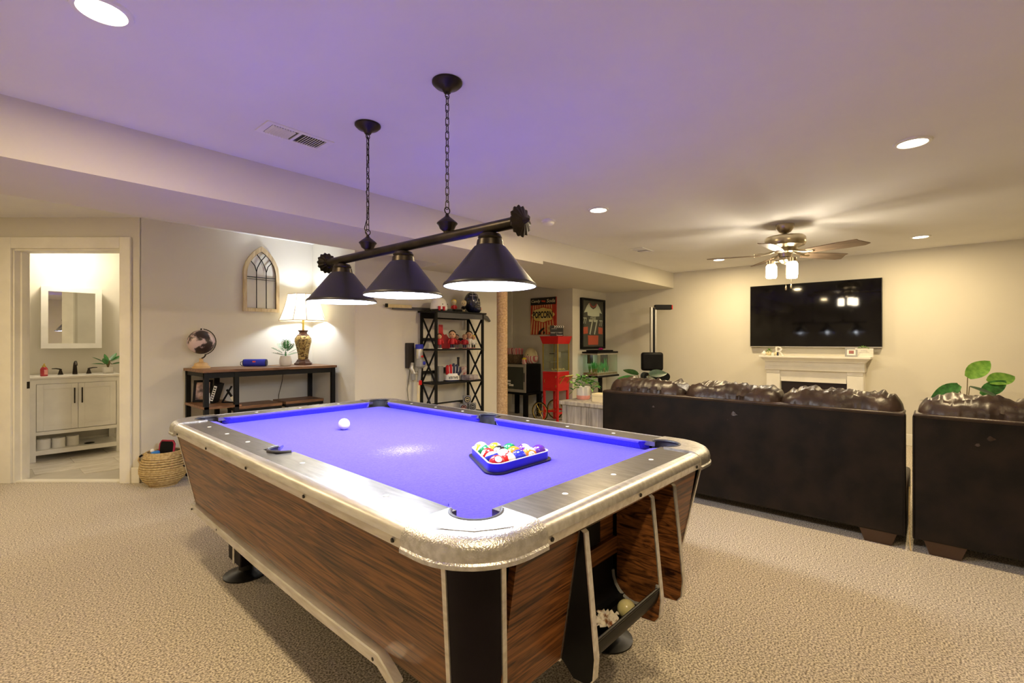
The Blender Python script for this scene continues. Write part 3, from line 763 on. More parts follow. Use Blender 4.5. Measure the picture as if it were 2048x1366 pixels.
for s in (-1, 1):
    pilr = add('pilaster', MB().bx(-.205, 0, min(s*.36, s*.525), max(s*.36, s*.525), 0, .845), M_white, fp)
    for z in (.12, .35, .58, .802): add('groove_board', MB().bx(-.216, -.205, min(s*.365, s*.520), max(s*.365, s*.520), z, z+(.215 if z < .7 else .042)), M_white, pilr, bevel=.003)
add('header', MB().bx(-.19, 0, -.36, .36, .74, .845), M_white, fp)
add('header_board', MB().bx(-.198, -.19, -.355, .355, .70, .755), M_white, fp)
add('firebox', MB().bx(-.13, 0, -.36, .36, .05, .70), mat('firebox_dark', (.02, .008, .006), rough=.35), fp)
add('hearth', MB().bx(-.24, 0, -.54, .54, 0, .06), M_white, fp)
def at_mantel(y, x=7.06): return (x, y, 1.03)
lr = thing('letter_block', 'white block letter R standing on the mantel', 'letter', at_mantel(1.49, 7.04))
add('letter', text_mesh('R', h=.118, w=.10, ext=.012), M_white, lr, rotm=Matrix.Translation((0, 0, .059)) @ Matrix.Rotation(-PI/2, 4, 'Z') @ Matrix.Rotation(PI/2, 4, 'X'))
def small_leaf_plant(root, n, r, h0, h1, m, L=.05, W=.016, z0=0):
    lm = MB().add([(0, 0, 0), (W/2, L*.35, .004), (0, L, -.006), (-W/2, L*.35, .004), (0, L*.4, -.002)], [(0, 1, 4), (1, 2, 4), (2, 3, 4), (3, 0, 4)]).mesh('leaf'); lm.materials.append(m)
    for k in range(n):
        a = 2.4*k; q = (k+.5)/n
        rm = Matrix.Translation((r*q*math.cos(a), r*q*math.sin(a), z0+h0+(h1-h0)*(1-q))) @ Matrix.Rotation(a-PI/2, 4, 'Z') @ Matrix.Rotation(math.radians(60-70*q), 4, 'X')
        add('leaf', lm, None, root, rotm=rm)
p = thing('succulent_pot', 'small green succulent in a round cream pot on the mantel', 'plant', at_mantel(1.615, 7.02))
add('pot', MB().lathe([(.018, 0), (.032, .018), (.034, .035), (.026, .052), (.022, .050), (0, .046)], 20), M_cream, p, smooth=True)
small_leaf_plant(p, 18, .02, .05, .075, M_green2, .035, .014)
def trinket(label, y, x, m, prof, cat='ornament', n=18):
    o = add('ornament', MB().lathe(prof, n), m, None, smooth=True); o.location = at_mantel(y, x); tag(o, label, cat, 'small ornaments on the mantel'); return o
trinket('round white ornament at the left end of the mantel', 1.675, 7.03, M_white, [(.012, 0), (.030, .016), (.032, .032), (.018, .05), (.010, .062), (0, .064)])
trinket('small white shell-like ornament right of the succulent', 1.565, 7.00, M_white, [(.014, 0), (.022, .012), (.020, .028), (.008, .038), (0, .040)])
trinket('small tan ornament beside the letter R', 1.535, 7.02, M_cream, [(.013, 0), (.016, .02), (.015, .04), (.008, .048), (0, .049)])
trinket('tiny blue figurine in front of the letter R', 1.505, 6.985, M_navy, [(.010, 0), (.013, .012), (.008, .030), (.010, .040), (0, .048)])
pf = thing('picture_frame', 'grey picture frame with white mount leaning on the mantel', 'picture frame', at_mantel(.725, 7.06))
m_l = Matrix.Rotation(math.radians(12), 4, 'Y')
add('frame', MB().bx(-.008, .008, -.062, .062, .0, .018).bx(-.008, .008, -.062, .062, .092, .11).bx(-.008, .008, -.062, -.044, .018, .092).bx(-.008, .008, .044, .062, .018, .092), M_mgrey, pf, rotm=m_l)
add('mount', MB().bx(-.003, .004, -.046, .046, .016, .094), M_print, pf, rotm=m_l)
add('photo', MB().bx(-.0045, -.003, -.026, .024, .036, .076), mat('small_photo', (.10, .05, .05), (.45, .12, .10), scale=60, rough=.4), pf, rotm=m_l)
sg = thing('wooden_sign_block', 'whitewashed plank sign block at the right end of the mantel', 'sign', at_mantel(.60, 7.09))
for k in range(5): add('plank', MB().bx(-.02, .02, -.088, .088, k*.0205+.001, k*.0205+.020), M_white, sg, bevel=.0015)
for k, (w_, z_) in enumerate(((.06, .073), (.10, .052))): add('script_line', MB().bx(-.0206, -.020, -w_/2, w_/2, z_, z_+.003), M_mgrey, sg)
sb = thing('wooden_sign_block', 'narrow whitewashed block between picture frame and plank sign', 'sign', at_mantel(.69, 7.12))
for k in range(4): add('plank', MB().bx(-.015, .015, -.03, .03, k*.0255+.001, k*.0255+.025), M_white, sb, bevel=.0015)
gs = thing('moss_sprig', 'yellow-green moss sprig lying on the plank sign block', 'plant', (7.09, .61, 1.1325))
small_leaf_plant(gs, 22, .06, .0, .015, M_green2, .03, .01)

# ------------------------------------------------------------------ big-leaf plants
def big_leaf(L, W, bend=.18, n=8):
    mb = MB(); vs = []; 
    for i in range(n+1):
        q = i/n; y = L*q; hw = W/2*math.sin(PI*min(1, q*.93+.07))**.75*(1-.25*q)
        z = -bend*L*q*q
        vs += [(-hw, y, z+.10*hw), (-hw*.5, y, z-.02*hw), (0, y, z-.06*hw), (hw*.5, y, z-.02*hw), (hw, y, z+.10*hw)]
    fs = [(i*5+k, i*5+k+1, (i+1)*5+k+1, (i+1)*5+k) for i in range(n) for k in range(4)]
    return mb.add(vs, fs)
def leaf_at(root, me, base, tip_dir, roll, m, stem_from):
    """leaf starting at base, pointing along tip_dir; stem from stem_from up to base"""
    d = Vector(tip_dir).normalized(); x = d.cross(Vector((0, 0, 1)))
    x = x.normalized() if x.length > .01 else Vector((1, 0, 0)); z = x.cross(d)
    rm = Matrix((x, d, z)).transposed().to_4x4() @ Matrix.Rotation(roll, 4, 'Y'); rm.translation = Vector(base)
    l = add('leaf', me, None, root, rotm=rm)
    a, b = Vector(stem_from), Vector(base); mid = (a+b)/2+Vector((0, 0, .04))
    add('stem', MB().tube([a, (a+mid)/2, mid, (mid+b)/2, b], .004, 6), M_stem, root)
    return l
Rv, Fv = Vector((.6593, -.7518, 0)), Vector((.7518, .6593, 0))
pl = thing('potted_plant', 'large-leaved green plant behind the right sofa section by the far wall', 'plant', (6.3, -.25, 0))
add('pot', MB().lathe([(.10, 0), (.14, .28), (.145, .30), (.13, .30), (.125, .27), (0, .27)], 28), M_pot, pl, smooth=True)
bl1 = big_leaf(.30, .15).mesh('leaf', True); bl1.materials.append(M_green)
bl2 = big_leaf(.30, .17).mesh('leaf', True); bl2.materials.append(M_green2)
bl3 = big_leaf(.26, .16).mesh('leaf', True); bl3.materials.append(M_greend)
leaf_at(pl, bl2, Rv*.02+Vector((0, 0, .87)), Rv*.8+Vector((0, 0, .62)), .9, None, (0, 0, .27))
leaf_at(pl, bl1, Rv*-.06+Vector((0, 0, .80)), Rv*-.85+Vector((0, 0, -.45)), -.9, None, (0, 0, .27))
leaf_at(pl, bl3, Rv*-.02-Fv*.06+Vector((0, 0, .79)), Rv*.5-Fv*.6+Vector((0, 0, -.25)), .1, None, (0, 0, .27))
leaf_at(pl, bl1, Rv*.16+Vector((0, 0, .70)), Rv*.8+Vector((0, 0, .55)), .8, None, (0, 0, .27))
leaf_at(pl, bl2, Rv*.27+Fv*.05+Vector((0, 0, .82)), Rv*.95+Vector((0, 0, .30)), .8, None, (0, 0, .27))
leaf_at(pl, bl3, -Rv*.05+Fv*.10+Vector((0, 0, .62)), -Rv*.3+Fv*.7+Vector((0, 0, .1)), 0, None, (0, 0, .27))
pl = thing('potted_plant', 'dark broad-leaved plant rising behind the left end of the sofa', 'plant', (5.05, 2.45, 0))
add('pot', MB().lathe([(.09, 0), (.12, .25), (.125, .27), (.11, .27), (.105, .24), (0, .24)], 28), M_pot, pl, smooth=True)
b4 = big_leaf(.24, .12).mesh('leaf', True); b4.materials.append(M_greend)
b5 = big_leaf(.22, .10).mesh('leaf', True); b5.materials.append(M_green)
for a, z, el, rl, me in ((10, .84, .15, .9, b4), (170, .80, .1, -.5, b5), (200, .84, .45, .6, b5), (35, .80, -.1, .5, b4), (90, .78, .1, 0, b4), (-70, .77, 0, .2, b5), (150, .75, -.2, .4, b5), (-20, .76, .0, .4, b4)):
    d = Rv*math.cos(math.radians(a))+Fv*math.sin(math.radians(a))
    leaf_at(pl, me, d*.07+Vector((0, 0, z)), d+Vector((0, 0, el)), rl, None, (0, 0, .24))

# ------------------------------------------------------------------ end table with plant
et = thing('end_table', 'weathered grey wood end table at the left end of the sofa', 'end table', (3.75, 2.15, 0))
add('top', MB().bx(-.02, .62, -.005, .525, .615, .65), M_grey_oak, et, bevel=.003)
for x in (0, .55):
    for y in (0, .45): add('corner_stile', MB().bx(x, x+.05, y, y+.05, 0, .615), M_grey_oak, et)
for k in range(5): add('side_board', MB().bx(.008, .022, .052+k*.080, .052+k*.080+.078, .04, .612), M_grey_oak, et, bevel=.002)
for k in range(6): add('end_board', MB().bx(.052+k*.083, .052+k*.083+.081, .474, .488, .04, .612), M_grey_oak, et, bevel=.002)
add('lower_shelf', MB().bx(.02, .58, .02, .47, .06, .08), M_grey_oak, et)
pp = thing('potted_plant', 'bushy light green plant in a white and pink pot on the end table', 'plant', (3.98, 2.56, .65))
add('pot', MB().lathe([(.060, .035), (.066, .045), (.068, .125), (.060, .125), (.056, .11), (0, .11)], 28), M_pot, pp, smooth=True)
add('pot_base', MB().lathe([(.056, 0), (.064, .008), (.067, .040), (0, .040)], 28), M_pink, pp, smooth=True)
lfA = MB().add([(0, 0, 0), (.016, .02, .004), (.014, .04, .002), (0, .062, -.010), (-.014, .04, .002), (-.016, .02, .004), (0, .03, -.003)], [(0, 1, 6), (1, 2, 6), (2, 3, 6), (3, 4, 6), (4, 5, 6), (5, 0, 6)])
lfA1 = lfA.mesh('leaf'); lfA1.materials.append(M_green2); lfA2 = lfA.mesh('leaf'); lfA2.materials.append(M_green)
random.seed(11)
for k in range(64):
    a = random.uniform(0, 2*PI); q = random.random()
    rr = .02+.10*q; z = .12+.10*(1-q)+random.uniform(-.03, .03)
    if k % 3 == 0: rr += .05*q; z -= .02
    # the plant trails towards the sofa
    off = Vector((.0, -.06, -.02))*(q if k % 2 else 0)
    rm = Matrix.Translation(Vector((rr*math.cos(a), rr*math.sin(a), z))+off) @ Matrix.Rotation(a-PI/2, 4, 'Z') @ Matrix.Rotation(random.uniform(-.6, .7), 4, 'X') @ Matrix.Rotation(random.uniform(-.5, .5), 4, 'Y')
    add('leaf', lfA1 if k % 5 < 3 else lfA2, None, pp, rotm=rm)
for k in range(8): add('stem', MB().tube([(0, 0, .11), (.03*math.cos(k*.8), .03*math.sin(k*.8), .15), (.08*math.cos(k*.8), .08*math.sin(k*.8), .17)], .0018, 5), M_green, pp)
tb = thing('tissue_box', 'cream box on the end table beside the sofa arm', 'box', (3.92, 2.33, .65))
add('box', MB().bx(-.06, .06, -.06, .06, 0, .07), M_cream, tb, bevel=.003)
add('lid', MB().bx(-.062, .062, -.062, .062, .055, .078), M_cream, tb, bevel=.003)
for nm, z0, z1, m_ in (('lower thicker grey book lying on the end table behind the cream box', 0, .022, M_mgrey), ('upper silver-grey book lying on another book on the end table', .0225, .042, M_silver)):
    bo = thing('book', nm, 'book', (4.15, 2.40, .65+z0), 0, 'books on the end table'); d = .005 if z0 else 0; h = z1-z0
    add('cover', MB().bx(-.09+d, .09-d, -.07+d, .07-d, 0, .003).bx(-.09+d, .09-d, -.07+d, .07-d, h-.003, h).bx(.087-d, .09-d, -.07+d, .07-d, .003, h-.003), m_, bo)
    add('pages', MB().bx(-.086+d, .086-d, -.067+d, .067-d, .003, h-.003), M_print, bo)

# ------------------------------------------------------------------ home gym tower
gy = thing('exercise_machine', 'tall black and silver home gym tower with padded back against the far wall', 'exercise machine', (6.78, 3.13, 0), math.radians(-48.75))
add('upright', MB().bx(-.045, -.012, -.03, .03, .02, 1.73), M_silver, gy, bevel=.004)
add('upright', MB().bx(.018, .045, -.03, .03, .02, 1.73), M_silver, gy, bevel=.004)
add('weight_channel', MB().bx(-.012, .018, -.025, .025, .02, 1.72), M_black, gy)
add('top_arm', MB().bx(.02, .27, -.035, .035, 1.69, 1.765), M_black, gy, bevel=.008)
add('end_cap', MB().bx(.27, .285, -.03, .03, 1.695, 1.76), M_red, gy, bevel=.004)
add('back_pad', MB().bx(-.21, .11, -.16, -.06, .785, 1.055), M_black, gy, bevel=.035, seg=3)
add('seat_post', MB().bx(-.05, .045, -.12, -.03, 0, .80), M_black, gy, bevel=.006)
for s in (-1, 1):
    add('foam_roller', MB().tube([(s*.13-.01, -.22, .70), (s*.13-.01, -.04, .70)], .062, 18), M_black, gy, smooth=True)
add('roller_bar', MB().bx(-.18, .16, -.10, -.06, .69, .71), M_blackm, gy)
add('base_frame', MB().bx(-.35, .35, -.04, .04, 0, .06).bx(-.04, .04, -.55, .04, 0, .06), M_black, gy, bevel=.006)
add('seat', MB().bx(-.14, .14, -.55, -.15, .42, .49), M_black, gy, bevel=.03, seg=3)
add('seat_leg', MB().bx(-.03, .03, -.45, -.38, .05, .43), M_black, gy)

# ------------------------------------------------------------------ aquarium on a pedestal table
ps = thing('pedestal_table', 'small black pedestal table carrying the aquarium', 'side table', (6.69, 3.985, 0))
add('top', MB().bx(-.34, .33, -.16, .15, .655, .683), M_black, ps, bevel=.004)
add('column', MB().lathe([(.035, .02), (.035, .655)], 20), M_black, ps, smooth=True)
add('foot_plate', MB().lathe([(.17, 0), (.17, .012), (.05, .03), (0, .03)], 28), M_black, ps, smooth=True)
aq = thing('aquarium', 'lit glass aquarium with green plants and black lid in the corner', 'aquarium', (6.69, 3.985, .684))
AX0, AX1, AY0, AY1 = -.31, .31, -.135, .13
for nm, b in (('glass_pane', (AX0, AX1, AY0, AY0+.005, 0, .35)), ('glass_pane', (AX0, AX1, AY1-.005, AY1, 0, .35)), ('glass_pane', (AX0, AX0+.005, AY0, AY1, 0, .35)), ('glass_pane', (AX1-.005, AX1, AY0, AY1, 0, .35))):
    add(nm, MB().bx(*b), M_glass, aq)
add('bottom_frame', MB().bx(AX0-.004, AX1+.004, AY0-.004, AY1+.004, 0, .012), M_silver, aq)
add('top_frame', MB().bx(AX0-.004, AX1+.004, AY0-.004, AY0+.012, .325, .345).bx(AX0-.004, AX0+.012, AY0+.012, AY1-.012, .325, .345).bx(AX1-.012, AX1+.004, AY0+.012, AY1-.012, .325, .345).bx(AX0-.004, AX1+.004, AY1-.012, AY1+.004, .325, .345), M_silver, aq)
add('lid', MB().bx(AX0-.01, AX1+.01, AY0-.01, AY1+.01, .345, .372), M_black, aq, bevel=.005)
add('lid_hump', MB().bx(AX0+.07, AX1-.09, AY0+.02, AY1-.01, .372, .395), M_black, aq, bevel=.012)
add('gravel', MB().bx(AX0+.006, AX1-.006, AY0+.006, AY1-.006, .012, .04), mat('gravel', (.10, .07, .04), (.55, .42, .25), scale=90, rough=.8, bump=.5), aq)
add('filter', MB().bx(.20, .29, .03, .12, .06, .33), M_black, aq, bevel=.004); add('filter', MB().bx(-.20, -.12, .06, .12, .18, .33), M_black, aq, bevel=.004)
gm = mat('water_plant', (.01, .22, .04), (.04, .42, .08), scale=20, rough=.5)
for k in range(26):
    x = -.27+.02*k*.75; y = random.uniform(-.10, .08); h = random.uniform(.10, .19)
    if k > 17: x = random.choice((.02, .06, .10, .15)); h = random.uniform(.06, .24)
    mb = MB(); 
    for j in range(4):
        a = j*1.6+k; mb.tube([(x, y, .038), (x+.012*math.cos(a), y+.012*math.sin(a), .04+h*.5), (x+.03*math.cos(a), y+.02*math.sin(a), .04+h)], [.004, .006, .001], 5)
    add('water_plant', mb, gm, aq)
add('ornament', MB().sph((.04, -.06, .075), (.02, .02, .035), 12, 8), M_orange, aq, smooth=True)
add('tank_lamp', MB().bx(AX0+.06, AX1-.06, -.03, .03, .335, .344), mat('tank_led', (.9, .95, .9), emit=(.85, 1, .85), estr=12), aq)
fl = thing('bow', 'small magenta bow lying on the aquarium lid', 'bow', (6.61, 3.93, 1.0795))
mg = mat('magenta', (.55, .01, .22), rough=.5)
for k in range(7):
    a = k*.9; add('loop', MB().tube([(0, 0, .006), (.02*math.cos(a), .02*math.sin(a), .03), (.045*math.cos(a), .045*math.sin(a), .018), (.02*math.cos(a+.3), .02*math.sin(a+.3), .006)], .006, 6), mg, fl, smooth=True)

# ------------------------------------------------------------------ framed jersey and poster
jf = thing('framed_jersey', 'framed dark hockey jersey numbered 77 on the narrow wall', 'framed jersey', (6.785, 4.199, 1.505))
W2, H2 = .36, .41
add('frame', MB().bx(-W2, W2, -.045, 0, -H2, -H2+.035).bx(-W2, W2, -.045, 0, H2-.035, H2).bx(-W2, -W2+.035, -.045, 0, -H2+.035, H2-.035).bx(W2-.035, W2, -.045, 0, -H2+.035, H2-.035), M_black, jf)
add('backing', MB().bx(-W2+.03, W2-.03, -.018, -.004, -H2+.03, H2-.03), M_ink, jf)
def flat(name, poly, y, m, par, th=.004): return add(name, MB().prism([(x, z) for x, z in poly], 0, th, m=Matrix.Translation((0, y, 0)) @ Matrix.Rotation(PI/2, 4, 'X')), m, par)
jy = flat('jersey', [(-.30, -.36), (-.30, .0), (-.27, .18), (-.20, .27), (.20, .27), (.27, .18), (.30, .0), (.30, -.36), (.17, -.36), (.165, -.32), (-.165, -.32), (-.17, -.36)], -.018, M_charcoal, jf)
flat('yoke', [(-.275, .175), (-.19, .285), (-.125, .335), (-.085, .27), (0, .235), (.085, .27), (.125, .335), (.19, .285), (.275, .175), (.20, .19), (.19, .13), (.0, .12), (-.165, .13), (-.175, .19)], -.0225, M_print, jy)
flat('collar', [(-.12, .335), (-.07, .285), (0, .262), (.07, .285), (.12, .335), (.10, .34), (.055, .30), (0, .285), (-.055, .30), (-.10, .34)], -.0235, M_jred, jy)
for s in (-1, 1): flat('sleeve_band', [(s*.165, -.05), (s*.295, -.06), (s*.295, -.17), (s*.165, -.16)], -.0225, M_orange, jy)
flat('hem_band', [(-.16, -.19), (.16, -.19), (.15, -.345), (-.15, -.345)], -.0225, M_orange, jy)
RX = Matrix.Rotation(PI/2, 4, 'X')
for s_, w_, h_, x_, z_ in (('OSHIE', .17, .062, 0, .085), ('77', .27, .25, .01, -.055), ('77', .10, .10, -.245, .045), ('77', .10, .10, .245, .015)):
    add('lettering', text_mesh(s_, w=w_, h=h_, bold=.008), M_print, jy, rotm=Matrix.Translation((x_, -.0235, z_)) @ RX)
add('glazing', MB().bx(-W2+.03, W2-.03, -.036, -.034, -H2+.03, H2-.03), M_glass, jf)

po = thing('popcorn_poster', 'red and yellow striped vintage popcorn poster above the popcorn cart', 'poster', (6.218, 4.76, 1.63))
def fx(name, poly, x, m, par, th=.002):    # poly in (right along -y, z); facing -x
    mm = Matrix.Translation((x, 0, 0)) @ Matrix.Rotation(-PI/2, 4, 'Z') @ Matrix.Rotation(PI/2, 4, 'X')
    return add(name, MB().prism(poly, 0, th, m=mm), m, par)
M_pred = mat('poster_red', (.48, .03, .015), (.60, .07, .03), scale=10, rough=.5); M_pcream = mat('poster_cream', (.72, .42, .16), (.80, .55, .25), scale=10, rough=.5); M_pyel = mat('poster_yellow', (.80, .62, .16), (.86, .72, .28), scale=8, rough=.5)
cv = add('canvas', MB().bx(-.022, 0, -.26, .26, -.302, .302), M_pred, po)
fx('header', [(-.259, .185), (.259, .185), (.259, .301), (-.259, .301)], -.0222, M_ink, po)
for k in range(9):
    xa = -.25+k*.058; t0, t1 = xa*.80, xa*1.05
    if abs(xa) > .255: continue
    for z0, z1 in ((-.30, .183),):
        fx('stripe', [(xa*1.02-.012, z0), (xa*1.02+.014, z0), (xa*.78+.011, z1), (xa*.78-.010, z1)], -.0228, M_pcream, po, .001)
cl = []
for k in range(40):
    a = 2*PI*k/40; b = 1+.06*math.cos(8*a); cl.append((.225*b*math.cos(a)-.0, .02+.115*b*math.sin(a)))
fx('cloud_outline', [(x*1.05, .02+(z-.02)*1.10) for x, z in cl], -.0236, M_pred, po); fx('cloud', cl, -.0245, M_pyel, po)
fx('price_disc', [(.14+.06*math.cos(2*PI*k/20), -.205+.06*math.sin(2*PI*k/20)) for k in range(20)], -.0236, M_pcream, po)
RP = Matrix.Rotation(-PI/2, 4, 'Z') @ Matrix.Rotation(PI/2, 4, 'X')
for s_, w_, h_, x_, z_, m_, sh in (('POPCORN', .40, .115, -.0268, .022, M_ink, 0), ('Candy', .19, .062, -.0248, .243, M_cream, .2), ('Soda', .17, .058, -.0248, .245, M_cream, .2), ('15¢', .07, .05, -.0250, -.205, M_ink, 0)):
    xx = {'POPCORN': -.005, 'Candy': -.145, 'Soda': .16, '15¢': .14}[s_]
    add('lettering', text_mesh(s_, w=w_, h=h_, shear=sh, bold=.035 if s_ == 'POPCORN' else .012), m_, po, rotm=Matrix.Translation((x_, -xx, z_)) @ RP)
fx('small_script', [(-.03, .235), (.05, .225), (.05, .250), (-.03, .258)], -.0245, M_orange, po, .001)
fx('filmstrip', [(-.10, -.30), (-.085, -.25), (-.03, -.205), (.02, -.185), (.035, -.205), (-.01, -.235), (-.045, -.27), (-.05, -.30)], -.0240, M_ink, po)
fx('filmstrip', [(.0, -.295), (.045, -.285), (.035, -.25), (.005, -.255)], -.0240, M_ink, po)

# ------------------------------------------------------------------ popcorn cart
CX, CY = 5.80, 4.18        # nearest corner; runs +x .30, +y .285
pc = thing('popcorn_cart', 'red popcorn cart with glass kettle case and spoked wheels', 'popcorn cart', (CX, CY, 0))
LX, LY = .30, .285
add('hood', MB().ring([[(.0, .0, 1.178), (LX, .0, 1.178), (LX, LY, 1.178), (0, LY, 1.178)], [(-.03, -.03, 1.29), (LX+.03, -.03, 1.29), (LX+.03, LY+.03, 1.29), (-.03, LY+.03, 1.29)]]), M_red, pc)
ho = add('hood_edge', MB().bx(-.034, LX+.034, -.034, LY+.034, 1.285, 1.296), M_red, pc, bevel=.003)
add('cabinet', MB().bx(0, LX, 0, LY, .47, .76), M_red, pc, bevel=.004)
dp = add('door', MB().bx(-.006, 0, .02, LY-.02, .50, .73), M_red, pc, bevel=.003)
for z in (.545, .685): add('hinge', MB().bx(-.012, -.005, .024, .034, z-.015, z+.015), M_gold, dp)
add('handle', MB().tube([(-.007, LY-.05, .59), (-.02, LY-.05, .60), (-.02, LY-.05, .63), (-.007, LY-.05, .64)], .004, 6), M_gold, dp)
add('deck', MB().bx(.005, LX-.005, .005, LY-.005, .76, .772), M_silver, pc)
for x, y in ((.006, .006), (LX-.006, .006), (.006, LY-.006), (LX-.006, LY-.006)): add('corner_post', MB().bx(x-.007, x+.007, y-.007, y+.007, .77, 1.18), M_gold, pc)
for b in ((.004, .007, .013, LY-.013, .775, 1.178), (LX-.007, LX-.004, .013, LY-.013, .775, 1.178), (.013, LX-.013, .004, .007, .775, 1.178), (.013, LX-.013, LY-.007, LY-.004, .775, 1.178)): add('glass_pane', MB().bx(*b), M_glass, pc)
add('kettle', MB().lathe([(.045, .97), (.052, .98), (.052, 1.05), (.045, 1.055), (0, 1.06)], 24, (.16, .12, 0)).tube([(.16, .12, 1.06), (.16, .12, 1.178)], .006, 6), M_silver, pc, smooth=True)
add('kettle_arm', MB().tube([(.14, .14, 1.03), (.06, .20, 1.03)], .006, 6).sph((.14, .13, 1.03), .018, 10, 8), M_black, pc, smooth=True)
add('inner_shelf', MB().bx(.01, LX-.01, .14, LY-.01, .90, .905), M_silver, pc)
pk = add('popcorn', MB(), mat('popcorn', (.75, .58, .20), (.85, .74, .42), scale=60, rough=.8), pc) if False else None
mb = MB()
for k in range(60): mb.sph((random.uniform(.03, LX-.03), random.uniform(.03, .16), .778+random.uniform(0, .018)), random.uniform(.007, .012), 6, 4)
pk = add('popcorn', mb, mat('popcorn', (.75, .58, .20), (.85, .74, .42), scale=60, rough=.8), pc); pk['kind'] = 'stuff'
for x, y in ((.02, .02), (LX-.02, .02), (.02, LY-.02), (LX-.02, LY-.02)): add('leg', MB().bx(x-.016, x+.016, y-.016, y+.016, 0, .475), M_red, pc, bevel=.003)
add('stretcher', MB().bx(.02, LX-.02, .012, .034, .12, .15).bx(.02, LX-.02, LY-.034, LY-.012, .12, .15).bx(.010, .030, .02, LY-.02, .15, .175).bx(LX-.03, LX-.01, .02, LY-.02, .15, .175), M_red, pc)
add('axle', MB().tube([(-.09, LY-.015, .152), (LX, LY-.015, .152)], .008, 8), M_gold, pc)
for x in (-.085, LX-.01+.01):
    wc = (x, LY-.015, .152)
    wh = add('wheel', MB().tube([(x, wc[1]+.145*math.cos(2*PI*k/36), wc[2]+.145*math.sin(2*PI*k/36)) for k in range(36)], .0075, 8, closed=True), M_black, pc, smooth=True)
    add('rim', MB().tube([(x, wc[1]+.134*math.cos(2*PI*k/36), wc[2]+.134*math.sin(2*PI*k/36)) for k in range(36)], .006, 6, closed=True), M_gold, wh, smooth=True)
    add('hub', MB().tube([(x-.02, wc[1], wc[2]), (x+.02, wc[1], wc[2])], .014, 10), M_gold, wh, smooth=True)
    spk = MB().tube([(0, 0, .01), (0, 0, .13)], .0018, 4).mesh('spoke'); spk.materials.append(M_gold)
    for k in range(12): add('spoke', spk, None, wh, rotm=Matrix.Translation(wc) @ Matrix.Rotation(2*PI*k/12, 4, 'X'))
add('push_handle', MB().tube([(.05, 0, .67), (.05, -.10, .70), (.25, -.10, .70), (.25, 0, .67)], .010, 8).tube([(.05, 0, .58), (.05, -.08, .69)], .008, 6).tube([(.25, 0, .58), (.25, -.08, .69)], .008, 6), M_gold, pc, smooth=True)
pcord = [(LX*.4, LY, .5), (.05, LY+.08, .30), (-.05, LY+.12, .12), (.0, LY+.1, .012), (.15, LY-.1, .006), (.30, .05, .006), (.22, -.06, .006), (.10, -.02, .006)]
add('power_cord', MB().tube(pcord, .004, 6), M_black, pc, smooth=True)
cb_ = thing('clapperboard', 'black film clapperboard standing on the popcorn cart', 'clapperboard', (5.95, 4.30, 1.2965), math.radians(-48.75))
tl = Matrix.Rotation(math.radians(-8), 4, 'X')
add('slate', MB().bx(-.105, .095, 0, .010, .0, .125), M_ink, cb_, rotm=tl)
ck = add('clap_stick', MB().bx(-.105, .105, -.001, .011, .128, .165), M_ink, cb_, rotm=tl @ Matrix.Translation((0, 0, 0)))
for k in range(5): add('chevron', MB().prism([(-.045+k*.032, .129), (-.030+k*.032, .129), (-.018+k*.032, .147), (-.030+k*.032, .164), (-.045+k*.032, .164), (-.033+k*.032, .147)], 0, .0015, m=Matrix.Translation((0, -.001, 0)) @ RX), M_print, ck)
sl = bpy.data.objects[ck.name]
for x0, x1, z0, z1 in ((-.10, .09, .058, .0605), (-.004, -.002, .004, .058), (-.095, -.03, .048, .052), (.02, .07, .048, .052), (.0, .085, .012, .018), (-.085, .0, .112, .115)):
    add('marking', MB().bx(x0, x1, -.0012, 0, z0, z1), M_print, cb_, rotm=tl)

# ------------------------------------------------------------------ mini fridge with popcorn things on top
mf = thing('mini_fridge', 'black mini fridge with silver-framed glass door on a stand', 'mini fridge', (5.78, 4.77, 0))
FW = .50
add('stand_top', MB().bx(-.01, .40, -.02, FW+.05, .37, .405), M_black, mf)
for x, y in ((.02, .03), (.36, .03), (.02, FW), (.36, FW)): add('stand_leg', MB().bx(x-.03, x+.03, y-.03, y+.03, 0, .37), M_black, mf)
add('case', MB().bx(.0, .37, 0, FW, .407, .855), M_black, mf, bevel=.004)
fd = add('door', MB().bx(-.03, -.003, 0, .035, .41, .852).bx(-.03, -.003, FW-.035, FW, .41, .852).bx(-.03, -.003, .035, FW-.035, .41, .455).bx(-.03, -.003, .035, FW-.035, .81, .852), M_silver, mf)
add('door_glass', MB().bx(-.020, -.012, .035, FW-.035, .455, .81), mat('smoked_glass', (.045, .05, .04), rough=.08), fd)
add('door_handle', MB().bx(-.040, -.03, .012, .022, .58, .72), M_blackm, fd)
for k, (y, z) in enumerate(((.36, .52), (.36, .565), (.30, .50))): add('box_inside', MB().bx(-.0225, -.0200, y-.05, y+.05, z, z+.03), M_print, fd)
bs = thing('popcorn_basket', 'brown woven basket holding striped paper bags on the mini fridge', 'basket', (5.93, 5.15, .8565))
loops = []
for z, k in ((0, .80), (.07, .90), (.145, 1.0)): loops.append([(-.11*k, -.10*k, z), (.11*k, -.10*k, z), (.11*k, .12*k, z), (-.11*k, .12*k, z)])
bsk = add('basket', MB().ring(loops), mat('brown_wicker', (.10, .06, .03), (.22, .15, .08), scale=60, rough=.8, bump=.6), bs)
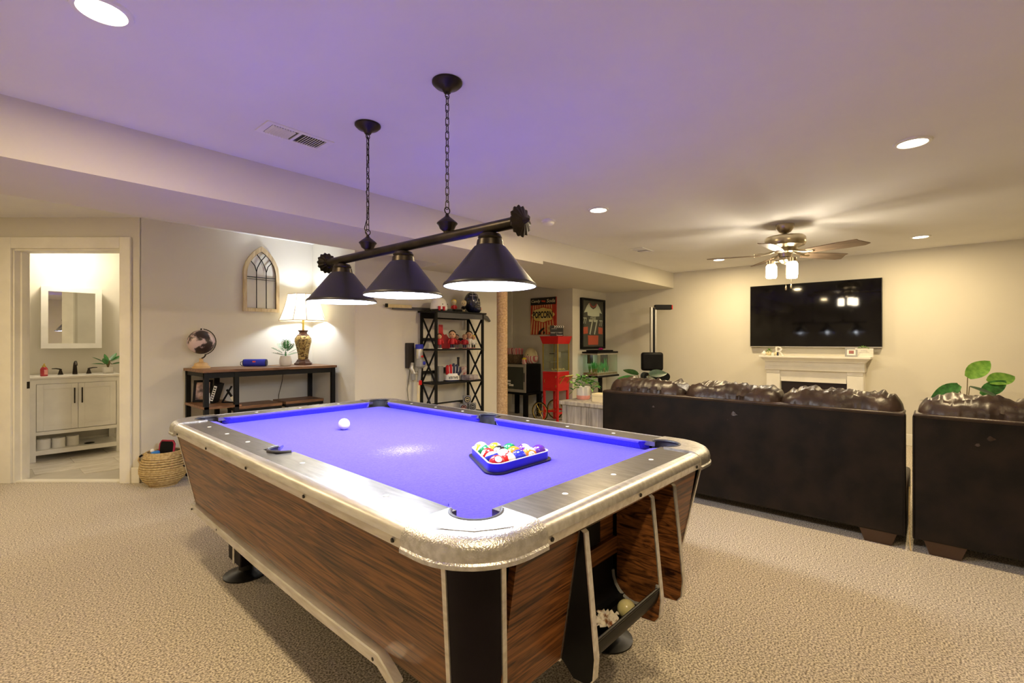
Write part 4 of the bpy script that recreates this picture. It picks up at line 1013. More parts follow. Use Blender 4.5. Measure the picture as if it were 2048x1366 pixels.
def stripe_mat(name, ca, cb_c, freq, ax='X'):
    m = bpy.data.materials.new(name); m.use_nodes = True; nt = m.node_tree; b = nt.nodes['Principled BSDF']; b.inputs['Roughness'].default_value = .8
    tc = nt.nodes.new('ShaderNodeTexCoord'); wv = nt.nodes.new('ShaderNodeTexWave'); wv.bands_direction = ax; wv.inputs['Scale'].default_value = freq
    nt.links.new(tc.outputs['Object'], wv.inputs['Vector']); rp = nt.nodes.new('ShaderNodeValToRGB'); rp.color_ramp.interpolation = 'CONSTANT'
    rp.color_ramp.elements[0].color = (*ca, 1); rp.color_ramp.elements[1].color = (*cb_c, 1); rp.color_ramp.elements[1].position = .5
    nt.links.new(wv.outputs['Fac'], rp.inputs[0]); nt.links.new(rp.outputs[0], b.inputs['Base Color']); return m
M_stripe = stripe_mat('pink_white_stripe', (.62, .18, .20), (.80, .70, .62), 9, 'Y')
M_stripe2 = stripe_mat('red_white_stripe', (.55, .06, .06), (.82, .74, .62), 16, 'Y')
for k in range(7):
    x, y = -.068+(k % 3)*.068, -.075+(k//3)*.092
    pb = add('popcorn_bag', MB().ring([[(-.02, -.028, 0), (.02, -.028, 0), (.02, .028, 0), (-.02, .028, 0)], [(-.026, -.036, .08), (.026, -.036, .08), (.026, .036, .08), (-.026, .036, .08)], [(-.012, -.038, .10), (.012, -.038, .10), (.012, .038, .10), (-.012, .038, .10)]]), M_stripe, rotm=Matrix.Translation((5.93+x, 5.15+y, .8565+.146+.008*(k % 2))) @ rot(.04*(k % 3-1), .04*((k//3)-1), .04*(k % 3)))
    tag(pb, 'pink and white striped paper bag heaped in the basket on the mini fridge', 'paper bag', 'striped paper bags in the basket')
pq = thing('plush_toy', 'plump striped popcorn plush cushion on the mini fridge', 'plush toy', (6.045, 4.895, .8565))
add('body', MB().lathe([(.0, .0), (.08, .005), (.115, .05), (.12, .10), (.112, .125)], 28), M_stripe, pq, smooth=True)
add('crown', MB().lathe([(.112, .125), (.10, .175), (.07, .225), (.03, .252), (0, .256)], 28), M_cream, pq, smooth=True)
add('eye', MB().sph((-.105, -.02, .145), .008, 8, 6), M_black, pq)
bc = thing('popcorn_bucket', 'tiny red and white popcorn bucket with yellow top on the mini fridge', 'popcorn bucket', (5.815, 4.84, .8565))
add('bucket', MB().lathe([(.033, 0), (.042, .075), (0, .075)], 24), M_stripe2, bc, smooth=True)
add('popcorn_top', MB().sph((0, 0, .078), (.038, .038, .028), 16, 8), M_yellow, bc, smooth=True)
bb = add('black_box', MB().bx(-.03, .03, -.03, .03, 0, .03), M_black, bevel=.003); bb.location = (5.80, 5.23, .8565); tag(bb, 'small black gadget at the far end of the fridge top', 'gadget')

# ------------------------------------------------------------------ rope-wrapped column
col = thing('rope_column', 'sisal-rope-wrapped support column under the dropped beam', 'column', (3.62, 3.31, 0))
add('core', MB().cyl((0, 0, 0), .046, 2.012, 20), M_rope, col, smooth=True)
hel = []
turns = 168
for k in range(turns*14+1): a = 2*PI*k/14; hel.append((.0515*math.cos(a), .0515*math.sin(a), .004+2.0*k/(turns*14)))
add('rope_wrap', MB().tube(hel, .0062, 5), M_rope, col, smooth=True)

# ------------------------------------------------------------------ black etagere with collectibles
SX0, SX1, SY0, SY1 = 3.285, 3.985, 3.955, 4.20
sh = thing('etagere', 'tall black open shelf unit with crossed braces against the wall', 'shelf unit', (SX0, SY0, 0))
SW, SD = SX1-SX0, SY1-SY0
for x, y in ((0, 0), (SW, 0), (0, SD), (SW, SD)): add('post', MB().bx(x-.012, x+.012, y-.012, y+.012, 0, 1.53), M_frame, sh)
ZS = [.06, .41, .771, 1.135]
for z in ZS: add('shelf', MB().bx(-.01, SW+.01, -.01, SD+.01, z-.018, z), M_frame, sh)
add('top', MB().bx(-.04, SW+.04, -.03, SD+.02, 1.53, 1.548), M_frame, sh, bevel=.003)
add('apron', MB().bx(.012, SW-.012, -.010, .002, 1.47, 1.53), M_dgrey, sh); add('apron', MB().bx(.012, SW-.012, SD-.002, SD+.010, 1.47, 1.53), M_frame, sh)
for z in (.16, .50, .87, 1.235): add('back_rail', MB().bx(.012, SW-.012, SD-.006, SD+.006, z-.012, z+.02), M_frame, sh)
for x in (0, SW):
    zz = ZS+[1.50]
    for z0, z1 in zip(zz[:-1], zz[1:]):
        add('cross_brace', MB().tube([(x, .012, z0), (x, SD-.012, z1-.02)], .014, 4), M_frame, sh); add('cross_brace', MB().tube([(x, SD-.012, z0), (x, .012, z1-.02)], .014, 4), M_frame, sh)
def on_shelf(fx_, fy, z): return (SX0+fx_*SW, SY0+fy*SD, z+.0005)
# helmets
he = thing('hockey_helmet', 'white hockey helmet on the top left of the black shelf', 'helmet', on_shelf(.17, .38, 1.548), .4)
mb = MB(); loops = []
for k in range(9):
    t_ = k/8; z = .015+.135*math.sin(t_*PI/2); s_ = max(.06, math.cos(t_*PI/2)**.6)
    loops.append([(.115*s_*math.cos(a)*(1 if math.cos(a) > 0 else 1.1), .085*s_*math.sin(a), z) for a in [2*PI*q/24 for q in range(24)]])
add('shell', mb.ring(loops), M_plastic, he, smooth=True)
for y in (-.083, .083): add('ear_guard', MB().sph((0, y, .03), (.03, .012, .03), 12, 8), M_plastic, he, smooth=True)
for q in ((-.06, -.075, .07), (.05, -.078, .075)): add('rivet', MB().sph(q, .006, 8, 6), M_dgrey, he)
gmk = thing('goalie_mask', 'black goalie mask with white line art on the top right of the shelf', 'helmet', on_shelf(.90, .42, 1.548), .5)
mask_m = mat('mask_paint', (.008, .009, .02), (.02, .025, .07), scale=18, rough=.25, coat=.5)
add('shell', MB().sph((0, 0, .125), (.105, .095, .125), 28, 18), mask_m, gmk, smooth=True)
add('chin', MB().sph((.02, -.055, .05), (.06, .05, .05), 16, 10), mask_m, gmk, smooth=True)
cg = MB()
for k in range(-2, 3): cg.tube([(k*.022+.01, -.088+.012*abs(k), .06), (k*.024+.01, -.103+.010*abs(k), .10), (k*.022+.01, -.090+.010*abs(k), .15)], .0022, 5)
for z in (.07, .10, .13): cg.tube([(-.05, -.082, z), (.01, -.106, z), (.07, -.080, z)], .0022, 5)
add('cage', cg, M_silver, gmk, smooth=True)
ln = MB()
for a0 in (.4, 1.1, 1.9, 2.6): ln.tube([(.106*math.sin(t_)*math.cos(a0+PI), .096*math.sin(t_)*math.sin(a0+PI), .125+.126*math.cos(t_)) for t_ in [.25+.2*q for q in range(7)]], .0016, 4)
for t_ in (.6, .95): ln.tube([(.106*math.sin(t_)*math.cos(a), .096*math.sin(t_)*math.sin(a), .125+.126*math.cos(t_)) for a in [PI+PI*q/12 for q in range(13)]], .0016, 4)
add('line_art', ln, M_print, gmk)
add('emblem', MB().tube([(-.045+.018*math.cos(a), -.083-.012, .185+.018*math.sin(a)) for a in [2*PI*q/12 for q in range(12)]], .003, 5, closed=True), M_print, gmk)
add('chin_emblem', MB().sph((.03, -.102, .05), (.018, .006, .014), 10, 6), M_pink, gmk)
# small figures
def figure(label, loc, s, skin, hair, top, legs, basem, rz=-.75, bighead=1.0, group='figurines on the shelf'):
    g = thing('figurine', label, 'figurine', loc, rz, group)
    add('stand', MB().lathe([(.030*s, 0), (.030*s, .008*s), (0, .008*s)], 18), basem, g)
    for q in (-1, 1): add('leg', MB().tube([(q*.012*s, 0, .008*s), (q*.013*s, 0, .05*s)], .010*s, 8), legs, g, smooth=True)
    add('torso', MB().lathe([(0, .045*s), (.026*s, .046*s), (.029*s, .07*s), (.024*s, .10*s), (.010*s, .110*s), (0, .110*s)], 16), top, g, smooth=True)
    add('arm', MB().tube([(-.024*s, 0, .10*s), (-.040*s, -.006*s, .075*s), (-.036*s, -.022*s, .055*s)], .009*s, 7), top, g, smooth=True); add('arm', MB().tube([(.024*s, 0, .10*s), (.040*s, -.006*s, .075*s), (.036*s, -.022*s, .055*s)], .009*s, 7), top, g, smooth=True)
    r = .027*s*bighead; hz = .108*s+r*.95
    hd = add('head', MB().sph((0, 0, hz), (r*.92, r*.92, r*1.1), 16, 12), skin, g, smooth=True)
    add('hair', MB().sph((0, r*.18, hz+r*.30), (r*.98, r*.95, r*.92), 14, 10), hair, hd, smooth=True)
    for q in (-1, 1): add('eye', MB().sph((q*r*.35, -r*.86, hz+r*.05), r*.13, 6, 5), M_ink, hd)
    add('nose', MB().sph((0, -r*.93, hz-r*.15), r*.14, 6, 5), skin, hd)
    add('mouth', MB().box((0, -r*.86, hz-r*.48), (r*.5, r*.12, r*.08)), M_jred, hd)
    return g
figs = [(.14, .25, 1.0, M_skin, M_jred, M_dgrey, 'brown-haired figurine in red at the left end of the bobblehead row', 1.0, M_hair),
        (.44, .36, 1.08, M_skin, M_jred, M_navy, 'largest dark-haired bobblehead in a red jersey on the shelf', 1.45, M_hair),
        (.61, .60, .95, M_skin, M_jred, M_mgrey, 'bobblehead in red jersey and grey trousers, middle of the row', 1.1, M_hair),
        (.655, .20, .95, M_skin, M_jred, M_navy, 'bobblehead in red jersey and dark trousers right of the grey-trousered one', 1.1, M_skin),
        (.81, .36, 1.05, M_skin, M_print, M_print, 'bobblehead with big dark hair in white pads', 1.5, M_hair),
        (.925, .40, .95, M_skin, M_print, M_ink, 'bobblehead in round white jersey and black trousers, right end of row', 1.0, M_yellow)]
for fx_, fy, s_, sk, tp, lg, lab, bh, hr in figs:
    figure(lab, on_shelf(fx_, fy, 1.135), s_, sk, hr, tp, lg, M_print if fx_ < .6 else M_pink, bighead=bh)
figure('small figurine in red with a yellow cap on top of the shelf', on_shelf(.52, .5, 1.548), .75, M_cream, M_yellow, M_jred, M_black, M_black, bighead=1.5)
figure('small cream big-headed figurine beside the goalie mask', on_shelf(.60, .08, 1.548), .62, M_cream, M_cream, M_black, M_cream, M_black, bighead=1.9)
for k, fx_ in enumerate((.06, .15)):
    o = add('shot_glass', MB().lathe([(.012, 0), (.016, .045), (.013, .045), (.010, .004), (0, .004)], 14), M_jred, None, smooth=True); o.location = on_shelf(fx_, -.02, 1.548)
    tag(o, ('left' if k == 0 else 'right')+' red shot glass before the white helmet on the shelf top', 'shot glass', 'red shot glasses')
dz = add('dark_tray', MB().bx(-.09, .09, -.03, .03, 0, .018), M_black, bevel=.004); dz.location = on_shelf(.66, .72, 1.548); tag(dz, 'flat black tray behind the small figures on the shelf top', 'tray')
pn = add('pennant', MB().prism([(0, 0), (.0, .27), (.06, .27), (.065, .17), (.09, .155), (.11, .165), (.19, .075), (.23, 0)], 0, .004, m=RX), M_jred); pn.location = on_shelf(.30, .86, 1.135); tag(pn, 'bright red cut-out pennant behind the bobbleheads', 'pennant')
# hockey stick lying across the top
hs = thing('hockey_stick', 'hockey stick lying along the back of the shelf top', 'hockey stick', (SX0+.145, 4.205, 1.5745))
add('shaft', MB().box((0, 0, 0), (1.16, .02, .03), m=Matrix.Translation((.06, 0, .0)) @ Matrix.Rotation(math.radians(-1.0), 4, 'Y')), M_dgrey, hs, bevel=.003)
add('grip', MB().box((0, 0, 0), (.30, .022, .034), m=Matrix.Translation((-.43, 0, .010)) @ Matrix.Rotation(math.radians(-1.0), 4, 'Y')), mat('tape_cream', (.62, .50, .26), (.70, .58, .32), scale=30, rough=.8), hs, bevel=.003)
add('butt_end', MB().box((0, 0, 0), (.02, .024, .036), m=Matrix.Translation((-.59, 0, .013))), M_black, hs)
add('blade', MB().prism([(.62, -.025), (.64, .008), (.80, -.004), (.90, -.045), (.95, -.10), (.93, -.115), (.88, -.085), (.78, -.040)], -.008, .008, m=RX), M_dgrey, hs, bevel=.003)
# glove, bottle, boxes
gl = thing('hockey_glove', 'red, navy and white hockey glove standing on its cuff on the shelf', 'hockey glove', on_shelf(.45, .40, .771), -.45)
add('cuff', MB().ring([[(.085*c_[0]*k, .05*c_[1]*k, z) for c_ in [(math.cos(2*PI*q/20), math.sin(2*PI*q/20)) for q in range(20)]] for z, k in ((.0, .95), (.012, 1.0), (.06, .92), (.085, .80))]), M_print, gl, smooth=True)
add('cuff_hem', MB().lathe([(.082, 0), (.086, .012), (.080, .014), (0, .014)], 20, m=Matrix.Diagonal((1, .6, 1, 1))), M_navy, gl, smooth=True)
for k in range(4):
    x = -.055+k*.034
    fg = add('finger', MB().tube([(x*.9, 0, .07), (x*1.05, -.012, .12), (x*1.1, -.020, .165), (x*1.05, -.012, .195-.012*abs(k-2))], [.024, .022, .021, .013], 10), M_jred if k < 2 else M_navy, gl, smooth=True)
    add('finger_stripe', MB().tube([(x*.9+.017, -.018, .08), (x*1.05+.017, -.030, .12), (x*1.1+.016, -.036, .165)], .0035, 5), M_print, fg)
add('thumb', MB().tube([(.06, -.005, .07), (.085, -.015, .11), (.08, -.02, .15)], [.024, .022, .014], 10), M_navy, gl, smooth=True)
tm = text_mesh('BAUER', w=.12, h=.03)
for v in tm.vertices:
    a = v.co.x/.085; v.co = Vector((.083*math.sin(a), -.0505*math.cos(a)-.0015-v.co.z, v.co.y))
add('lettering', tm, M_ink, gl, rotm=Matrix.Translation((0, 0, .040)) @ Matrix.Rotation(PI, 4, 'Y') @ Matrix.Diagonal((1, 1, 1, 1)))
bt = thing('bottle', 'dark-necked bottle with red shoulder and white label on the middle shelf', 'bottle', on_shelf(.69, .74, .771))
add('label_band', MB().lathe([(.034, .0), (.035, .008), (.035, .09), (.0, .09)], 20), M_print, bt, smooth=True); add('shoulder', MB().lathe([(.035, .09), (.034, .115), (.016, .145), (0, .145)], 20), M_jred, bt, smooth=True); add('neck', MB().lathe([(.014, .14), (.013, .24), (.016, .242), (.016, .262), (0, .262)], 14), M_hair, bt, smooth=True)
def display_box(label, loc, d, m, rz=0, cap=None, grp='boxes on the shelf'):
    b_ = thing('display_box', label, 'box', loc, rz, grp)
    add('box', MB().bx(-d[0]/2, d[0]/2, -d[1]/2, d[1]/2, 0, d[2]), m, b_, bevel=.002)
    if cap: add('top_print', MB().box((0, 0, d[2]+.0006), (d[0]*.6, d[1]*.55, .001)), cap, b_)
    return b_
M_boxp = mat('box_print', (.20, .14, .16), (.55, .50, .52), scale=18, rough=.5)
display_box('flat printed box lying tilted at the right of the middle shelf', on_shelf(.82, .34, .771), (.17, .12, .055), M_boxp, .2, M_print)
display_box('upright red and white card behind the flat printed box', on_shelf(.85, .86, .771), (.09, .02, .15), mat('card_print', (.45, .10, .10), (.78, .74, .70), scale=22, rough=.5), .1)
display_box('clear stacked card case at the left of the middle shelf', on_shelf(.28, .70, .771), (.07, .05, .17), M_mgrey, .1)
bar_ = add('sound_bar', MB().bx(-.12, .12, -.012, .012, 0, .03), M_black, bevel=.004); bar_.location = on_shelf(.5, .93, .872+.02); bar_.location.y = SY1-.02; bar_.location.z = .8915; tag(bar_, 'short black bar resting on the back rail behind the glove', 'bar')
def puck_case(label, loc, m, rz):
    b_ = thing('puck_case', label, 'display case', loc, rz, 'puck display cases')
    add('case', MB().bx(-.045, .045, -.018, .018, 0, .09), M_mgrey, b_, bevel=.003)
    add('puck', MB().lathe([(.037, 0), (.037, .004), (0, .004)], 24, m=Matrix.Translation((0, -.018, .045)) @ RX), M_ink, b_)
    add('puck_print', MB().tube([(.025*math.cos(a), -.0225, .045+.025*math.sin(a)) for a in [2*PI*q/18 for q in range(18)]], .0035, 5, closed=True).box((0, -.0225, .045), (.03, .002, .012)), m, b_)
puck_case('puck case with red and cream print, lower shelf', on_shelf(.66, .3, .41), M_pink, -.5); puck_case('puck case with grey print at the right of the lower shelf', on_shelf(.86, .3, .41), M_mgrey, -.5); puck_case('puck case stacked on the other cases on the lower shelf', (SX0+.74*SW, SY0+.3*SD, .5015), M_cream, -.5)
display_box('low pale box along the back of the lower shelf', on_shelf(.40, .75, .41), (.42, .06, .10), mat('pale_box', (.50, .46, .44), (.62, .58, .55), scale=10, rough=.5))

# ------------------------------------------------------------------ cordless vacuum, light switch
vc = thing('cordless_vacuum', 'grey, red and blue cordless stick vacuum on a wall dock by the shelf', 'vacuum', (3.135, 4.236, 0))
add('dock', MB().bx(-.045, .045, -.05, 0, .93, 1.20), M_hair, vc, bevel=.006)
add('cyclone', MB().lathe([(.036, 1.02), (.040, 1.04), (.040, 1.13), (.036, 1.14)], 20, (.062, -.11, 0)), M_silver, vc, smooth=True)
add('blue_cap', MB().lathe([(.040, 1.135), (.043, 1.14), (.043, 1.18), (.038, 1.185), (0, 1.185)], 20, (.062, -.11, 0), fn=lambda a: 1+.03*math.cos(12*a)), M_blue, vc, smooth=True)
add('bin', MB().lathe([(.030, .93), (.052, .95), (.055, .99), (.045, 1.025), (0, 1.03)], 20, (.060, -.13, 0), fn=lambda a: 1+.05*math.cos(14*a)), M_mgrey, vc, smooth=True)
add('bin_hub', MB().sph((.070, -.18, .985), .020, 12, 8), M_blue, vc, smooth=True)
add('release_button', MB().sph((.070, -.148, 1.055), (.018, .010, .012), 10, 6), M_red, vc, smooth=True)
add('grip', MB().tube([(.02, -.05, .98), (.0, -.06, .93), (.02, -.07, .87), (.05, -.10, .88)], [.026, .028, .024, .020], 10), M_silver, vc, smooth=True)
add('battery', MB().bx(-.01, .03, -.09, -.05, .80, .87), M_mgrey, vc, bevel=.006)
add('nozzle', MB().tube([(.06, -.12, .93), (.060, -.115, .86), (.055, -.11, .78)], [.020, .018, .020], 10), M_mgrey, vc, smooth=True)
add('release_latch', MB().bx(.04, .075, -.14, -.125, .75, .80), M_red, vc, bevel=.004)
add('wand', MB().tube([(.055, -.11, .78), (.04, -.10, .05)], .016, 12), M_cream, vc, smooth=True)
add('floor_head', MB().bx(-.12, .09, -.14, -.06, .0, .06), M_mgrey, vc, bevel=.01)
add('power_cord', MB().tube([(0, -.03, .93), (-.03, -.02, .7), (.01, -.015, .4), (.0, -.015, .05)], .003, 6), M_black, vc)
ls = thing('light_switch', 'cream double light switch plate right of the black shelf', 'light switch', (4.24, 4.236, 1.04))
add('plate', MB().bx(-.058, .058, -.006, 0, -.058, .058), M_trim, ls, bevel=.002)
for x in (-.024, .024): add('rocker', MB().bx(x-.016, x+.016, -.010, -.006, -.033, .033), M_plastic, ls, bevel=.002)

# ------------------------------------------------------------------ bar table with stools
BX0, BX1, BY0, BY1 = 1.30, 2.465, 4.55, 5.075
bt_ = thing('bar_table', 'long rustic wood and black steel bar table with side shelves', 'bar table', (BX0, BY0, 0))
BW, BD = BX1-BX0, BY1-BY0
add('top', MB().bx(-.012, BW+.012, -.012, BD+.012, .952, .975), M_rustic, bt_, bevel=.002)
xm = .25
for x in (.018, xm, BW-.018):
    for y in (.018, BD-.018): add('leg', MB().bx(x-.018, x+.018, y-.018, y+.018, 0, .952), M_frame, bt_)
for y in (.018, BD-.018): add('top_rail', MB().bx(0, BW, y-.012, y+.012, .905, .952), M_frame, bt_)
for x in (.018, BW-.018): add('end_rail', MB().bx(x-.012, x+.012, .03, BD-.03, .915, .952), M_frame, bt_)
for z in (.665, .36): add('side_shelf', MB().bx(-.004, xm+.04, .0, BD, z-.022, z), M_rustic, bt_, bevel=.002)
for x in (xm, BW-.018): add('foot_rail', MB().bx(x-.01, x+.01, .03, BD-.03, .14, .165), M_frame, bt_)
for k, (x0, lab) in enumerate(((1.60, 'left'), (2.03, 'right'))):
    y0 = 4.66+.03*k
    s_ = thing('bar_stool', 'backless wood and steel bar stool tucked under the bar table, '+lab+' one', 'stool', (x0, y0, 0), 0, 'bar stools')
    add('seat', MB().bx(0, .385, 0, .30, .605, .632), M_rustic, s_, bevel=.003)
    add('seat_frame', MB().bx(.004, .381, .004, .296, .58, .605), M_frame, s_)
    for x in (.018, .367):
        for y in (.018, .282): add('leg', MB().bx(x-.012, x+.012, y-.012, y+.012, 0, .58), M_frame, s_)
    add('footrest', MB().bx(.018, .367, .008, .028, .18, .20).bx(.018, .367, .272, .292, .18, .20), M_frame, s_)
# globe
gb = thing('desk_globe', 'dark globe with pale seas on a wooden stand, left end of bar table', 'globe', (1.385, 4.93, .9755))
gmat = mat('globe_map', (.035, .022, .022), (.60, .46, .46), scale=9, rough=.35, detail=5, contrast=(.47, .53))
add('base', MB().lathe([(.070, 0), (.070, .016), (.058, .022), (.050, .045), (.018, .056), (.014, .080), (.018, .086), (0, .088)], 28), mat('light_wood', (.55, .34, .13), (.68, .46, .22), scale=6, rough=.45), gb, smooth=True)
add('sphere', MB().sph((0, 0, .235), .108, 32, 20), gmat, gb, smooth=True)
arc = [(.118*math.sin(t_)*.83, -.118*math.sin(t_)*.55, .235+.118*math.cos(t_)) for t_ in [.15+.23*q for q in range(13)]]
add('meridian_arm', MB().tube(arc, .004, 6).tube([(0, 0, .085), (.02, -.013, .10), (.03, -.02, .118)], .006, 6), M_bronze, gb, smooth=True)
add('pole_knob', MB().sph((-.0, 0, .350), .008, 8, 6), M_bronze, gb)
# bluetooth speaker
bs_ = thing('portable_speaker', 'blue cylindrical portable speaker lying on the bar table', 'speaker', (1.815, 4.86, .9755), math.radians(-38))
add('body', MB().tube([(-.095, 0, .036), (.095, 0, .036)], .035, 24), M_blue, bs_, smooth=True)
for x in (-.103, .095): add('end_ring', MB().tube([(x, 0, .036), (x+.008, 0, .036)], .033, 20), M_navy, bs_, smooth=True)
add('badge', MB().box((0, -.0335, .048), (.026, .004, .014)), M_orange, bs_)
add('strap', MB().tube([(-.10, 0, .05), (-.125, -.01, .045), (-.13, .0, .02), (-.115, .01, .006)], .003, 6), M_black, bs_)
# fern pot
fp_ = thing('potted_plant', 'small split-leaf plant in a white textured pot beside the lamp', 'plant', (2.075, 4.80, .9755))
add('pot', MB().lathe([(.042, 0), (.056, .02), (.056, .06), (.045, .098), (.040, .096), (.038, .085), (0, .085)], 24, fn=lambda a: 1+.02*math.cos(9*a)), M_pot, fp_, smooth=True)
def fern_leaf(L, W):
    mb = MB(); pts = []
    n_ = 7
    for side in (1, -1):
        for k in range(n_):
            y0 = L*(.15+.8*k/n_); w_ = W*math.sin(PI*(.2+.75*k/n_))
            mb.add([(0, y0, 0), (side*w_, y0+L*.10, .004), (side*w_*.9, y0+L*.14, .002), (0, y0+L*.085, 0)], [(0, 1, 2, 3)])
    mb.add([(-.001, 0, 0), (.001, 0, 0), (0, L*1.03, -.004)], [(0, 1, 2)])
    return mb
fl1 = fern_leaf(.13, .042).mesh('leaf'); fl1.materials.append(M_green)
for k in range(13):
    a = 2.4*k; el = .25+.75*((k % 4)/3)
    rm = Matrix.Translation((.015*math.cos(a), .015*math.sin(a), .10+.05*((k % 4)/3))) @ Matrix.Rotation(a-PI/2, 4, 'Z') @ Matrix.Rotation(el, 4, 'X')
    add('leaf', fl1, None, fp_, rotm=rm)
    add('stem', MB().tube([(0, 0, .085), (.010*math.cos(a), .010*math.sin(a), .10+.05*((k % 4)/3))], .002, 5), M_green, fp_)
# table lamp
lp = thing('table_lamp', 'lit table lamp with cream bell shade and ornate gilt urn base', 'table lamp', (2.285, 4.87, .9755), math.radians(12))
def oct_(r, z, k=1.0): return [(r*k*math.cos(a+PI/8), r*k*math.sin(a+PI/8), z) for a in [2*PI*q/8 for q in range(8)]]
add('plinth', MB().ring([oct_(.088, 0), oct_(.088, .018), oct_(.078, .024), oct_(.066, .040), oct_(.058, .055)]), mat('mahogany', (.06, .02, .012), (.12, .045, .025), rough=.35), lp)
gilt = mat('gilt_relief', (.10, .05, .012), (.52, .38, .13), scale=38, rough=.4, metal=.35, bump=.7, detail=4, contrast=(.42, .58), distort=1.5)
add('urn', MB().ring([oct_(.050, .055), oct_(.052, .10), oct_(.066, .17), oct_(.084, .24), (oct_(.082, .272)), oct_(.062, .298)]), gilt, lp, smooth=True)
add('neck', MB().ring([oct_(.062, .298), oct_(.058, .306), oct_(.042, .316), oct_(.038, .332), oct_(.050, .348), oct_(.050, .356)]), MATS['mahogany'], lp)
add('stem', MB().tube([(0, 0, .356), (0, 0, .56)], .011, 12), M_gold, lp, smooth=True)
def shape(r, z): return [(r*x, r*y, z) for x, y in ((1, .55), (.55, 1), (-.55, 1), (-1, .55), (-1, -.55), (-.55, -1), (.55, -1), (1, -.55))]
sl_ = [shape(.200, .452), shape(.182, .50), shape(.160, .57), shape(.140, .65), shape(.128, .722)]
shd = add('shade', MB().ring(sl_, close_ends=False), M_lshade, lp)
rb = MB()
for q in range(8): rb.tube([l_[q] for l_ in sl_], .003, 5)
rb.tube(sl_[0], .0035, 5, closed=True); rb.tube(sl_[-1], .0035, 5, closed=True)
add('shade_trim', rb, mat('shade_trim', (.45, .30, .14), rough=.7), shd)
add('bulb', MB().sph((0, 0, .585), (.026, .026, .036), 12, 8), M_bulbc, lp, smooth=True)
light('lamp_bulb', 'POINT', (0, 0, .585), P_LAMP, (.84, .91, 1.0), .04, lp)
lc = add('power_cord', MB().tube([(2.18, 5.088, .94), (2.165, 5.090, .80), (2.13, 5.088, .66), (2.11, 5.088, .3), (2.11, 5.088, .02)], .003, 6), M_black, smooth=True); tag(lc, 'thin black lamp cord hanging down the wall behind the bar table', 'cord')
# framed photo and signs on the side shelf
fs_ = thing('photo_frame', 'black photo frame leaning on the side shelf of the bar table', 'photo frame', (1.40, 4.965, .6685), math.radians(-30))
tlt = Matrix.Rotation(math.radians(-14), 4, 'X')
add('frame', MB().bx(-.075, .075, 0, .012, 0, .02).bx(-.075, .075, 0, .012, .18, .20).bx(-.075, -.055, 0, .012, .02, .18).bx(.055, .075, 0, .012, .02, .18), M_black, fs_, rotm=tlt)
add('photo', MB().bx(-.056, .056, .004, .010, .018, .182), mat('portrait_print', (.05, .03, .03), (.62, .42, .38), scale=14, rough=.4), fs_, rotm=tlt)
bk1 = thing('word_block', 'black book-like block with white lettering leaning on the side shelf', 'sign', (1.455, 4.835, .6705), math.radians(-40))
add('block', MB().bx(-.018, .018, -.06, .06, 0, .175), M_black, bk1, rotm=Matrix.Rotation(math.radians(16), 4, 'Y'))
add('label_strip', MB().bx(-.0125, .0125, -.0607, -.06, .02, .155), M_print, bk1, rotm=Matrix.Rotation(math.radians(16), 4, 'Y'))
for k in range(6): add('marking', MB().bx(-.009, .009, -.0612, -.0605, .03+k*.02, .042+k*.02), M_ink, bk1, rotm=Matrix.Rotation(math.radians(16), 4, 'Y'))
bk2 = thing('easel_sign', 'small black easel sign with white panel at the front of the side shelf', 'sign', (1.535, 4.72, .6655), math.radians(-40))
add('easel', MB().tube([(-.05, 0, .004), (.03, 0, .15)], .008, 5).tube([(.065, 0, .004), (-.01, 0, .12)], .010, 5).tube([(-.05, 0, .006), (.065, 0, .006)], .006, 5), M_black, bk2)
add('panel', MB().box((0, 0, 0), (.024, .006, .05), m=Matrix.Translation((.045, -.009, .035)) @ Matrix.Rotation(-.6, 4, 'Y')), M_print, bk2)
wb = add('word_block', MB().bx(-.018, .018, -.012, .012, 0, .095), M_print, bevel=.002); wb.location = (1.395, 4.80, .6655); tag(wb, 'small white standing block at the front left of the side shelf', 'sign')
# arched wall decor
ad = thing('arched_window_decor', 'arched wooden window-frame wall decoration with dark muntins', 'wall decor', (1.962, 5.110, 1.515))
AW, AH, AS = .172, .66, .36
def arch(w_, top, spring, n=10):
    R_ = (w_*w_+(top-spring)**2)/(2*w_); a1 = math.asin((top-spring)/R_); pts = [(w_, 0)]
    for k in range(n+1):
        a = a1*k/n; pts.append((w_-R_+R_*math.cos(a), spring+R_*math.sin(a)))
    return pts+[(-x, z) for x, z in reversed(pts[:-1])]
o_, i_ = arch(AW, AH, AS), arch(AW-.032, AH-.052, AS)
i_ = [(x, max(z, .034)) for x, z in i_]; n_ = len(o_)
vs = [(x, -.03, z) for x, z in o_]+[(x, -.03, z) for x, z in i_]+[(x, -.002, z) for x, z in i_]+[(x, -.002, z) for x, z in o_]
add('frame', MB().add(vs, [(k*n_+i, k*n_+(i+1) % n_, ((k+1) % 4)*n_+(i+1) % n_, ((k+1) % 4)*n_+i) for k in range(4) for i in range(n_)]), mat('whitewashed_oak', (.42, .31, .17), (.60, .48, .30), scale=8, stretch=(5, 5, 1), rough=.6), ad)
mb = MB(); q_ = .0045
iw = AW-.032
mb.tube([(x, -.016, z) for x, z in i_], q_, 5, closed=True)
for x in (-iw/3, iw/3): mb.tube([(x, -.016, .034), (x, -.016, .40)], q_, 5)
mb.tube([(-iw, -.016, .345), (iw, -.016, .345)], q_, 5); mb.tube([(-iw, -.016, .325), (iw, -.016, .325)], q_*.6, 5)
